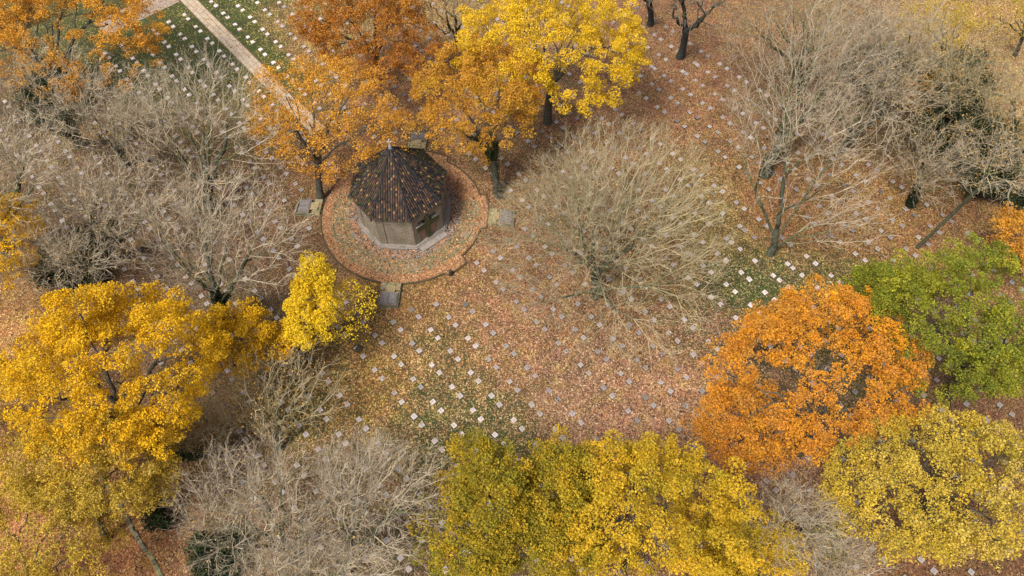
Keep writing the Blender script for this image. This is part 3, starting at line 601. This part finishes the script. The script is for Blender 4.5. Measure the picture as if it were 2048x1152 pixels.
# ---------------------------------------------------------------- graves
ROWS_A = [-28.50, -27.51, -26.50, -25.49, -24.48, -23.47, -22.50, -21.50, -20.54, -19.55, -18.55, -17.58, -16.56, -15.57, -14.62, -13.64, -12.66, -11.66,
          -10.66, -9.66, -8.67, -7.67, -6.66, -5.66, -4.64, -3.64, -2.65, -1.64, -0.63, 0.37, 1.38, 2.42, 3.43, 4.45]
ROWS_A = [-30.50, -29.51] + ROWS_A
LINES = []
for blk, b0 in enumerate((-2.06, 4.79, 11.64, 18.49, 25.37), 1):
    for i in range(6): LINES.append((blk, i, b0 + i * 1.006))
SPECIAL = {(25, None): 0}
def grave_positions():
    out = []
    for li, (blk, i, b) in enumerate(LINES):
        for k, a in enumerate(ROWS_A):
            for m_ in (0, 1):
                aa = a + (0.372 if m_ else 0.0)
                if blk >= 4 or (blk == 3 and i > 3): aa += 0.0
                # stones set close together where a tree stood in the way
                for (sa, sb, na) in CLOSE:
                    if abs(b - sb) < 0.3 and abs(aa - sa) < 0.09: aa = na
                P = ab(aa, b); d = Vector((P[0] - CX, P[1] - CY)); d.rotate(Matrix.Rotation(-CR, 2))
                rr = d.length
                if rr < 9.3: continue
                if max(abs(d.x), abs(d.y)) < 11.6 and min(abs(d.x), abs(d.y)) < 1.9: continue
                if rr < 10.4 and d.y < 0 and abs(d.x) < 6: continue
                if aa < -30.1 and b < 10.3: continue
                if (blk, i) == (2, 5) and aa > -18.8 and d.y < 0 and rr < 11: continue
                out.append((blk, i, k, m_, P[0], P[1]))
    return out
# (a of the slab on the plain grid, b, a where it lies)
CLOSE = [(-13.27, 28.4, -13.14), (-13.64, 28.4, -13.34), (-14.25, 27.4, -14.16), (-14.62, 27.4, -14.34), (-13.27, 29.45, -13.18), (-13.64, 29.45, -13.35),
         (-7.3, 22.51, -6.91), (-6.66, 22.51, -6.70), (-6.66, 21.51, -6.67), (-7.3, 21.51, -6.87), (-5.29, 22.51, -4.86), (-5.29, 21.51, -4.88)]
GP = grave_positions()
trunks = [(t[2][0], t[2][1]) for t in TREES if t[4]['n'] > 180]
Fc = np.array(CAM_R)
def in_frame(x, y, mar=12):
    d = np.array([x, y, -60.0]) @ Fc      # camera coordinates
    u = 512 + 767.5 * d[0] / -d[2]; v = 288 - 767.5 * d[1] / -d[2]
    return -mar < u < 1024 + mar and -mar < v < 576 + mar, u, v, -d[2]
ONES = ['', 'first', 'second', 'third', 'fourth', 'fifth', 'sixth', 'seventh', 'eighth', 'ninth']
ORD = ['zeroth'] + ONES[1:] + ['tenth', 'eleventh', 'twelfth', 'thirteenth', 'fourteenth', 'fifteenth', 'sixteenth', 'seventeenth', 'eighteenth', 'nineteenth', 'twentieth'] + ['twenty ' + o_ for o_ in ONES[1:]] + ['thirtieth'] + ['thirty ' + o_ for o_ in ONES[1:]]
BLK = {1: 'leftmost block', 2: 'block left of the paved path', 3: 'block right of the paved path', 4: 'second block from the right', 5: 'rightmost block'}
grg = random.Random(11)
def slab_mesh():
    me = bpy.data.meshes.new('grave_slab'); h = 0.215
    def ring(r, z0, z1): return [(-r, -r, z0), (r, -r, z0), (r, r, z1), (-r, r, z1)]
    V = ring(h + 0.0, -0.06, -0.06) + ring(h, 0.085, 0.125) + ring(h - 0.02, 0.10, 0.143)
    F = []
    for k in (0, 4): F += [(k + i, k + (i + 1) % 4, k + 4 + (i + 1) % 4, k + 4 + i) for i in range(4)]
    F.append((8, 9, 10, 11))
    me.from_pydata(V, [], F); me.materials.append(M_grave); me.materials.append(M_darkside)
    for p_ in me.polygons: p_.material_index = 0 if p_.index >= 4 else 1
    return me
def line_mesh():
    me = bpy.data.meshes.new('inscription'); V = []; F = []; rr = random.Random(2)
    tilt = math.atan2(0.043, 0.39)
    for i in range(4):
        y = 0.11 - i * 0.065; l = rr.uniform(0.07, 0.13); n = len(V)
        z = lambda yy: 0.1215 + yy * math.tan(tilt) + 0.0025
        V += [(-l, y, z(y)), (l, y, z(y)), (l, y + 0.010, z(y + 0.010)), (-l, y + 0.010, z(y + 0.010))]; F.append((n, n + 1, n + 2, n + 3))
    me.from_pydata(V, [], F); me.materials.append(M_page); return me
SM, LMn = slab_mesh(), line_mesh()
if 'VISIBLE' not in globals(): VISIBLE = None
vis = []
for gi, gpos in enumerate(GP):
    blk, i, k, m_, x, y = gpos
    ok, u, v, dep = in_frame(x, y)
    if not ok: continue
    if any(math.hypot(x - tx, y - ty) < 0.55 for tx, ty in trunks): continue
    vis.append((gi, u, v, dep, *gpos))
first_k = {}
for r in vis:
    key = (r[4], r[5]); first_k[key] = min(first_k.get(key, 99), r[6])
def keepers():
    if VISIBLE is not None:
        s = set(VISIBLE); return [r for r in vis if r[0] in s], [r for r in vis if r[0] not in s]
    q = sorted(vis, key=lambda r: r[3]); return q[:300], q[300:]
near, far = keepers()
def slab_M(x, y):
    rr = random.Random(int(x * 911 + y * 37)); rz = TH + math.pi / 2 + math.radians(rr.gauss(0, 2.5))
    return rr, Matrix.Translation((x + rr.gauss(0, .02), y + rr.gauss(0, .02), rr.uniform(-0.01, 0.015))) @ Matrix.Rotation(rz, 4, 'Z') @ Matrix.Rotation(math.radians(rr.gauss(0, 1.5)), 4, 'X') @ Matrix.Rotation(math.radians(rr.gauss(0, 1.5)), 4, 'Y') @ Matrix.Diagonal((rr.uniform(0.9, 1.06), rr.uniform(0.9, 1.06), 1, 1))
def slab_tone(rr, x, y, lawn=None):
    d_, _ = tint_at(np.array([x]), np.array([y])); 
    k = rr.uniform(0.62, 0.92) + float(np.clip((0.80 - d_[0]) * 1.8, -0.08, 0.7)) - (0.28 if rr.random() < 0.08 else 0)
    return (k * 1.0, k * rr.uniform(0.95, 1.0), k * rr.uniform(0.92, 1.02))
for gi, u, v, dep, blk, i, k, m_, x, y in near:
    rr, M = slab_M(x, y)
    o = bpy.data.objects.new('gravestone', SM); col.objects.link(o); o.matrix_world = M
    tn_ = slab_tone(rr, x, y); o.color = (*tn_, 1)
    kk = k - first_k[(blk, i)] + 1
    tag(o, f"{'lower' if m_ else 'upper'} slab, {ORD[kk]} pair down {ORD[i + 1]} row, {BLK[blk]}", 'grave slab', 'flat square grave slabs set in rows across the lawn')
    ins = bpy.data.objects.new('inscription', LMn); col.objects.link(ins); ins.parent = o
V = []; Q = []; 
mb = MB()
for r in far:
    rr, M = slab_M(r[8], r[9]); tn_ = slab_tone(rr, r[8], r[9])
    vs = [tuple(M @ v.co) for v in SM.vertices]; mb.poly(vs, [tuple(p_.vertices) for p_ in SM.polygons], tn_)
M_grave2 = stone_mat('grave slab granite hidden', (0.33, 0.29, 0.262), (0.45, 0.40, 0.365), 0.0, 9.0, leaves=0.05)
if far: tag(mb.build('grave_slabs', M_grave2), 'further small square grave slabs mostly hidden under the tree crowns', 'grave slabs', kind='stuff')

# ---------------------------------------------------------------- trees
PAL = {  # mean colours of leaves, mixed per clump and per leaf
 'amber': [(0.70, 0.33, 0.03), (0.76, 0.40, 0.03), (0.46, 0.20, 0.035), (0.60, 0.35, 0.09)],
 'copper': [(0.52, 0.20, 0.03), (0.62, 0.30, 0.035), (0.30, 0.12, 0.035), (0.38, 0.16, 0.045)],
 'rust': [(0.55, 0.26, 0.035), (0.62, 0.34, 0.05), (0.38, 0.17, 0.035), (0.64, 0.40, 0.04)],
 'gold': [(0.78, 0.54, 0.025), (0.72, 0.46, 0.02), (0.82, 0.54, 0.05), (0.46, 0.31, 0.03)],
 'yellow': [(0.84, 0.50, 0.012), (0.78, 0.44, 0.012), (0.86, 0.54, 0.02), (0.55, 0.34, 0.02), (0.45, 0.30, 0.06)],
 'lemon': [(0.78, 0.56, 0.02), (0.72, 0.48, 0.02), (0.80, 0.60, 0.05)],
 'olive': [(0.52, 0.36, 0.04), (0.64, 0.43, 0.04), (0.36, 0.28, 0.05), (0.48, 0.34, 0.09)],
 'orange': [(0.76, 0.32, 0.02), (0.62, 0.24, 0.035), (0.80, 0.39, 0.02), (0.50, 0.20, 0.035), (0.42, 0.24, 0.07)],
 'green': [(0.16, 0.20, 0.03), (0.26, 0.28, 0.03), (0.50, 0.43, 0.035), (0.07, 0.10, 0.025)],
 'greengold': [(0.20, 0.21, 0.03), (0.24, 0.23, 0.025), (0.52, 0.36, 0.03), (0.13, 0.15, 0.025), (0.68, 0.38, 0.025)],
 'pale': [(0.62, 0.40, 0.03), (0.66, 0.45, 0.04), (0.66, 0.50, 0.15), (0.50, 0.38, 0.03), (0.34, 0.29, 0.04)],
 'pale2': [(0.66, 0.41, 0.035), (0.52, 0.37, 0.03), (0.72, 0.42, 0.025), (0.30, 0.27, 0.03)],
 'dk': [(0.045, 0.06, 0.03), (0.03, 0.045, 0.028), (0.07, 0.09, 0.03)],
 'yl': [(0.30, 0.28, 0.04), (0.22, 0.22, 0.035), (0.4, 0.33, 0.05)],
}
def unit(v): return v / np.maximum(np.linalg.norm(v, axis=-1, keepdims=True), 1e-9)
def lobes(rg, n=9):      # uneven outline: bumps and hollows by direction
    D = unit(rg.normal(size=(n, 3))); A = rg.uniform(-0.36, 0.26, n)
    return lambda d: 1.0 + (np.exp(6.0 * (d @ D.T - 1.0)) * A).sum(-1)
def envelope(rg, n, c, R, lob, inner=0.25, zmin=1.5, low=-0.45):
    d = unit(rg.normal(size=(int(n * 2.2), 3))); d = d[d[:, 2] > low][:n]
    while len(d) < n: d = np.concatenate([d, unit(rg.normal(size=(n, 3)))])[:n]
    u = rg.uniform(0, 1, n); s = np.where(rg.random(n) < inner, u ** 0.5 * 0.75, 0.72 + 0.28 * u ** 0.6)
    P = c + d * R * (s * lob(d))[:, None]
    P[:, 2] = np.maximum(P[:, 2], zmin + rg.random(n) * 1.0)
    return P, s
def mst(P, root_n, bf):
    """P[:root_n] is the trunk chain already connected; the rest join by balanced minimum spanning tree"""
    n = len(P); par = np.full(n, -1); pl = np.zeros(n)
    for i in range(1, root_n): par[i] = i - 1; pl[i] = pl[i - 1] + np.linalg.norm(P[i] - P[i - 1])
    best = np.full(n, 1e9); bp_ = np.zeros(n, int); done = np.zeros(n, bool); done[:root_n] = True
    def relax(j):
        d = np.linalg.norm(P - P[j], axis=1); c = d + bf * pl[j]
        m = (~done) & (c < best); best[m] = c[m]; bp_[m] = j
    for j in range(max(1, root_n - 3), root_n): relax(j)
    for _ in range(n - root_n):
        b = np.where(done, 1e9, best); i = int(b.argmin()); done[i] = True; par[i] = bp_[i]
        pl[i] = pl[par[i]] + np.linalg.norm(P[i] - P[par[i]]); relax(i)
    return par, pl
def tubes(A, B, ra, rb, ta, tb, sides):
    """A->B segments with end radii and end tangents -> verts, quads"""
    n = len(A); ref = np.where(np.abs(ta[:, 2:3]) > 0.85, np.array([[1.0, 0, 0]]), np.array([[0, 0, 1.0]]))
    def rings(P, r, t):
        x = unit(np.cross(t, ref)); y = np.cross(t, x); an = np.arange(sides) * 2 * math.pi / sides
        return P[:, None] + (x[:, None] * np.cos(an)[None, :, None] + y[:, None] * np.sin(an)[None, :, None]) * r[:, None, None]
    V = np.concatenate([rings(A, ra, ta), rings(B, rb, tb)], 1).reshape(-1, 3)
    base = np.arange(n)[:, None] * 2 * sides; i = np.arange(sides)
    Q = np.stack([base + i, base + (i + 1) % sides, base + sides + (i + 1) % sides, base + sides + i], -1).reshape(-1, 4)
    return V, Q
def noise3(P, rg, f):
    """cheap smooth noise: sum of sines"""
    s = 0
    for _ in range(5):
        k = rg.normal(size=3) * f; s = s + np.sin(P @ k + rg.uniform(0, 6.28))
    return s / 2.2
def leaf_quads(rg, C, size, pal, clump_id, flat=0.55):
    n = len(C); nrm = unit(rg.normal(size=(n, 3)) + np.array([0, 0, flat])); x = unit(np.cross(nrm, rg.normal(size=(n, 3)))); y = np.cross(nrm, x)
    s = size * rg.uniform(0.6, 1.3, n)[:, None]
    asp = rg.uniform(0.5, 0.9, n)[:, None]
    V = np.stack([C - x * s, C - y * s * asp + nrm * s * 0.2, C + x * s, C + y * s * asp + nrm * s * 0.2], 1).reshape(-1, 3)
    Q = np.arange(4 * n).reshape(-1, 4)
    pal = np.array(pal); kc = clump_id
    w1 = rg.dirichlet(np.ones(len(pal)) * 0.6, kc.max() + 1)[kc]; w2 = rg.dirichlet(np.ones(len(pal)) * 0.5, n)
    c = (w1 * 0.6 + w2 * 0.4) @ pal * rg.uniform(0.75, 1.2, n)[:, None]
    return V, Q, c

def make_tree(idx, name, label, dims, style, opt):
    rg = np.random.default_rng(100 + idx)
    bx, by, cx, cy, zc, Rx, Ry, Rz = dims
    if style in ('bare', 'fork'): Rx *= 1.1; Ry *= 1.12; Rz *= 1.05
    if opt.get('fine', 1) > 1.5: Rx *= 1.04; Ry *= 1.06; zc -= 1.5; Rz *= 1.1
    H = zc + Rz; n = opt['n']; leafy = style == 'leaf'
    root = empty(name, (bx, by, 0)); 
    tag(root, label, 'tree', {'leaf': 'trees in autumn leaf', 'bare': 'bare trees among the graves', 'fork': None, 'lean': None, 'dark': 'dark limbed trees'}[style])
    off = np.array([bx, by, 0.0]); C = np.array([cx, cy, zc]) - off; R = np.array([Rx, Ry, Rz])
    lob = lobes(rg, 14) if not opt.get('full') else lobes(rg, 5)
    nsk = int(n * (1.0 if leafy else (0.47 if opt.get('fine', 1) < 1.5 else 1.25)))
    # trunk chain
    if style == 'lean':
        top = np.array([C[0] * 0.9, C[1], zc * 0.75])
        top = np.array([C[0] * 0.9 + 0.6, C[1] * 0.9, zc * 0.8]); hf = 1.0; tr = np.array([top * t for t in np.linspace(0, 1, 9)])
    else:
        fk = 0.10 if style == 'fork' else (0.16 if style == 'bare' else 0.28)
        hz = max(1.2, H * fk); d2 = C[:2] * min(0.25, 1.2 * fk); tr = np.array([[d2[0] * t ** 1.5, d2[1] * t ** 1.5, hz * t] for t in np.linspace(0, 1, 5)])
        tr[1:, :2] += rg.normal(size=(4, 2)) * 0.06
    P, s = envelope(rg, nsk, C, R, lob, inner=0.5 if not leafy else 0.35, zmin=1.6 if style != 'bare' else 2.2, low=-0.45 if leafy else -0.62)
    if style == 'fork':   # stems splitting at the foot and one long low limb
        G = []
        for (tx, ty, tz), bow in zip(opt['stems'], ((0.0, 0.6), (0.3, 1.2), (-0.9, 1.5), (0.6, -0.6))):
            t = np.linspace(0.04, 1, 16)[:, None]
            G.append(tr[-1] + (np.array([tx, ty, tz]) - tr[-1]) * t + np.array([bow[0], 0, bow[1]]) * np.sin(t * math.pi) + rg.normal(size=(16, 3)) * 0.09)
        L = G[-1]; X = L[rg.integers(6, 16, 150)] + rg.normal(size=(150, 3)) * np.array([1.5, 1.3, 1.2]) + np.array([0.7, 0.3, 0.9])
        P = np.concatenate(G + [P, X])
    else:
        # guide points of main limbs keep the stems from sagging
        K = {'bare': 9, 'leaf': 7, 'dark': 6, 'lean': 2}[style]; G = []
        ph = rg.uniform(0, 6.28)
        for k in range(K):
            a = ph + k * 2 * math.pi / K + rg.normal() * 0.25; el = rg.uniform(0.25, 1.25) if style != 'dark' else rg.uniform(0.15, 0.9)
            tip = C + R * np.array([math.cos(a) * math.cos(el), math.sin(a) * math.cos(el), math.sin(el)]) * 0.8
            p0 = tr[-1]; m = 12; cv = rg.normal(size=3) * 0.5
            t = np.linspace(0.08, 1, m)[:, None]
            path = p0 + (tip - p0) * t + np.array([0, 0, 1.0]) * (np.sin(t * math.pi) * -0.0 + (t * (1 - t)) * (1.2 if style != 'dark' else 0.2)) + cv * np.sin(t * 3.0) * 0.6 + rg.normal(size=(m, 3)) * 0.12
            G.append(path)
        P = np.concatenate([P] + G)
    P = np.concatenate([tr, P]); rn = len(tr)
    P[rn:, 2] = np.maximum(P[rn:, 2], 0.9)
    par, pl = mst(P, rn, 0.62 if style in ('bare', 'fork') else 0.35)
    N = len(P)
    # smooth the polyline a little, keep tips
    order = np.argsort(pl); kids = np.bincount(par[par >= 0], minlength=N)
    for _ in range(2 if leafy else 1):
        Sm = np.zeros_like(P); cnt = np.zeros(N)
        np.add.at(Sm, par[1:], P[1:]); np.add.at(cnt, par[1:], 1)
        has = (cnt > 0) & (par >= 0); Q_ = P.copy()
        Q_[has] = 0.5 * P[has] + 0.25 * P[par[has]] + 0.25 * Sm[has] / cnt[has][:, None]
        Q_[:1] = P[:1]; P = Q_
    # pipe model radii
    ld = np.ones(N) * 0.0; tips = kids == 0; ld[tips] = 1
    for i in order[::-1]:
        if par[i] >= 0: ld[par[i]] += ld[i]
    J = rg.normal(size=P.shape) * (0.10 if leafy else 0.16) / (1 + ld / 14)[:, None]; J[:rn] *= 0.2; P = P + J
    trunk_r = {'bare': 0.42, 'leaf': 0.36, 'fork': 0.27, 'lean': 0.15, 'dark': 0.42}[style] * (H / 15) ** 1.0
    tipr = 0.0105 if not leafy else 0.02
    if style == 'dark': tipr = 0.03
    ex = math.log(trunk_r / tipr) / math.log(max(ld[0], 8)); rad = tipr * ld ** ex
    rad[0] *= 1.3; rad[1] *= 1.1
    tan = np.zeros_like(P); tan[1:] = unit(P[1:] - P[par[1:]]); tan[0] = (0, 0, 1)
    ch = np.arange(1, N); A, B = P[par[ch]], P[ch]
    main = rad[ch] > 0.72 * rad[par[ch]]
    ra = np.where(main, rad[par[ch]], rad[ch] * 1.1); ta = np.where(main[:, None], tan[par[ch]], tan[ch])
    # bark colour: dark green moss on stout limbs, pale on the thin
    yel = opt.get('yel', 0)
    pale = np.array([0.37, 0.305, 0.175]) if yel else np.array([0.41, 0.335, 0.228])
    dark = np.array([0.055, 0.060, 0.038]) if style != 'dark' else np.array([0.035, 0.035, 0.03])
    mid = np.array([0.105, 0.115, 0.045]) if style != 'dark' else np.array([0.07, 0.065, 0.045])
    if style == 'dark': pale = np.array([0.16, 0.14, 0.09])
    if leafy: pale = np.array([0.10, 0.085, 0.05]); mid = np.array([0.09, 0.08, 0.055]); dark = np.array([0.07, 0.065, 0.048])
    def bark(r, z=None):
        t = np.clip(np.log(r / 0.026) / math.log(0.17 / 0.026), 0, 1)[:, None]
        c = np.where(t < 0.45, pale + (mid - pale) * t / 0.45, mid + (dark - mid) * (t - 0.45) / 0.55)
        return c * rg.uniform(0.85, 1.15, len(r))[:, None]
    big = rad[ch] > 0.045
    if ld[0] < 5: big[:] = True
    Vt, Qt = tubes(A[big], B[big], ra[big], rad[ch][big], ta[big], tan[ch][big], 7)
    np_mesh('trunk', Vt, Qt, M_bark, root, smooth=True, fattr={'tint': np.repeat(bark(rad[ch][big]), 7, 0)})
    sm = ~big
    parts = []; cols = []
    if not leafy or opt.get('twigs'):
        fine = opt.get('fine', 1.25)
        # fine twigs from outer nodes
        Vs, Qs = tubes(A[sm], B[sm], ra[sm], rad[ch][sm], ta[sm], tan[ch][sm], 3); parts.append((Vs, Qs)); cols.append(np.repeat(bark(rad[ch][sm]), 3, 0))
        srcs = np.where((ld <= 6) & (par >= 0))[0]; per = max(1, int(round(2.7 * min(fine, 1.2))))
        if leafy: per = 2
        src = np.repeat(srcs, per); nt_ = len(src)
        st = P[src] + (P[par[src]] - P[src]) * rg.random((nt_, 1))
        out = unit((P[src] - C) / R)
        d1 = unit(tan[src] * 0.9 + out * 0.45 + np.array([0, 0, 0.35]) + rg.normal(size=(nt_, 3)) * 0.75)
        if style == 'dark': d1 = unit(tan[src] + rg.normal(size=(nt_, 3)) * 0.7)
        l1 = rg.uniform(0.3, 0.95, nt_)[:, None] * (0.8 if fine > 1.5 else 1.0); e1 = st + d1 * l1
        d2_ = unit(d1 + rg.normal(size=(nt_, 3)) * 0.4 + np.array([0, 0, 0.25])); e2 = e1 + d2_ * l1 * rg.uniform(0.4, 0.9, (nt_, 1))
        kf = 1.0 if fine < 1.5 else 0.8; r1 = np.full(nt_, 0.0105 * kf); r2 = np.full(nt_, 0.0080 * kf); r3 = np.full(nt_, 0.005)
        for a_, b_, q1, q2, t1 in ((st, e1, r1, r2, d1), (e1, e2, r2, r3, d2_)):
            v_, q_ = tubes(a_, b_, q1, q2, t1, t1, 3); parts.append((v_, q_)); cols.append(np.repeat(pale * rg.uniform(0.5, 1.1, (nt_, 1)) * np.array([1, 1, 1]), 3, 0))
        # side sprigs
        d3 = unit(d1 + rg.normal(size=(nt_, 3)) * 0.8); s0 = st + d1 * l1 * rg.random((nt_, 1)); e3 = s0 + d3 * l1 * 0.6
        v_, q_ = tubes(s0, e3, r2 * 0.9, r3, d3, d3, 3); parts.append((v_, q_)); cols.append(np.repeat(pale * rg.uniform(0.7, 1.15, (nt_, 1)), 3, 0))
        o_ = 0; VV = []; QQ = []
        for v_, q_ in parts: VV.append(v_); QQ.append(q_ + o_); o_ += len(v_)
        np_mesh('twigs', np.concatenate(VV), np.concatenate(QQ), M_twig, root, fattr={'tint': np.concatenate(cols)})
    if leafy:
        dens = opt['dens']
        tipn = np.where((ld <= 3) & (par >= 0))[0]
        # clumps sit on the outer branch ends
        cl = P[tipn] + tan[tipn] * 0.3; dd = unit((cl - C) / R); rel = np.linalg.norm((cl - C) / R, axis=1)
        keep = (rel > 0.45) & (noise3(cl, rg, 0.7) > (-1.15 if not opt.get('full') else -9))
        if opt.get('gap'): keep &= noise3(cl, rg, 0.55) > -0.25
        cl = cl[keep]; rc = rg.uniform(0.40, 0.85, len(cl)) * (0.85 + 0.015 * Rx)
        area = (rc ** 2).sum()
        per = np.maximum(4, (rc ** 2 * 400 * dens)).astype(int)
        ci = np.repeat(np.arange(len(cl)), per); m = len(ci)
        q = unit(rg.normal(size=(m, 3)) + np.array([0, 0, 0.35])); rr_ = rc[ci][:, None] * (0.55 + 0.5 * rg.random((m, 1)) ** 0.7)
        # small tufts inside each clump
        tuf = unit(rg.normal(size=(len(cl) * 9, 3)) + np.array([0, 0, 0.4])); tf = tuf[ci * 9 + rg.integers(0, 9, m)]
        q = unit(q * 0.55 + tf * 0.8)
        pts = cl[ci] + q * rr_ * np.array([1.0, 1.0, 0.72])
        # scattered leaves between the clumps
        V_, Q_, c_ = leaf_quads(rg, pts, 0.074, PAL[opt['pal']], ci)
        np_mesh('crown', V_, Q_, M_leaf, root, fattr={'tint': c_})
    else:
        # a few last leaves
        k_ = 500 if style != 'dark' else 60
        if style == 'bare' and opt.get('yel'): k_ = 1500
        src = rg.integers(rn, N, k_); pts = P[src] + rg.normal(size=(k_, 3)) * 0.35
        V_, Q_, c_ = leaf_quads(rg, pts, 0.075, [(0.5, 0.32, 0.08), (0.45, 0.25, 0.08), (0.4, 0.3, 0.12)], np.zeros(k_, int))
        np_mesh('last_leaves', V_, Q_, M_leaf, root, fattr={'tint': c_})
    if opt.get('ivy'):
        hi = opt['ivy'] * H; nd = np.where((rad > 0.10) & (P[:, 2] < hi) & (par >= 0))[0]
        k_ = max(1, int(2600 / max(1, len(nd)))); src = np.repeat(nd, k_); t = rg.random((len(src), 1))
        pts = P[src] * t + P[par[src]] * (1 - t); pts = pts + unit(rg.normal(size=pts.shape)) * (rad[src][:, None] + 0.08 + 0.14 * rg.random((len(src), 1)))
        pts[:, 2] = np.maximum(pts[:, 2], 0.1)
        V_, Q_, c_ = leaf_quads(rg, pts, 0.09, PAL['dk'], np.zeros(len(src), int))
        np_mesh('ivy', V_, Q_, M_leaf, root, fattr={'tint': c_ * 0.8})
    return root

for i_, (nm, lab, dims, st_, op_) in enumerate(TREES): make_tree(i_, nm, lab, dims, st_, op_)

def make_bush(idx, name, label, dims, pal):
    rg = np.random.default_rng(500 + idx); x, y, H, R = dims
    root = empty(name, (x, y, 0)); tag(root, label, 'bush', 'evergreen and shrubby bushes under the trees')
    k = max(6, int(R * R * 5)); a = rg.uniform(0, 6.28, k); rr = R * np.sqrt(rg.random(k)) * 0.85
    top = np.stack([rr * np.cos(a), rr * np.sin(a), H * (0.45 + 0.5 * rg.random(k)) * (1 - 0.5 * (rr / R) ** 2)], -1)
    st = np.stack([rr * 0.15 * np.cos(a), rr * 0.15 * np.sin(a), np.zeros(k)], -1)
    Vt, Qt = tubes(st, top, np.full(k, 0.05), np.full(k, 0.015), unit(top - st), unit(top - st), 5)
    np_mesh('stems', Vt, Qt, M_bark, root, fattr={'tint': np.tile([0.07, 0.06, 0.04], (len(Qt), 1))})
    ci = np.repeat(np.arange(k), 170); m = len(ci); q = unit(rg.normal(size=(m, 3)) + np.array([0, 0, 0.3]))
    pts = top[ci] * (1 - 0.35 * rg.random((m, 1))) + q * rg.uniform(0.25, 0.6, (m, 1)); pts[:, 2] = np.maximum(pts[:, 2], 0.05)
    V_, Q_, c_ = leaf_quads(rg, pts, 0.10, PAL[pal], ci)
    np_mesh('foliage', V_, Q_, M_leaf, root, fattr={'tint': c_})
for i_, (nm, lab, dims, pal) in enumerate(BUSHES): make_bush(i_, nm, lab, dims, pal)
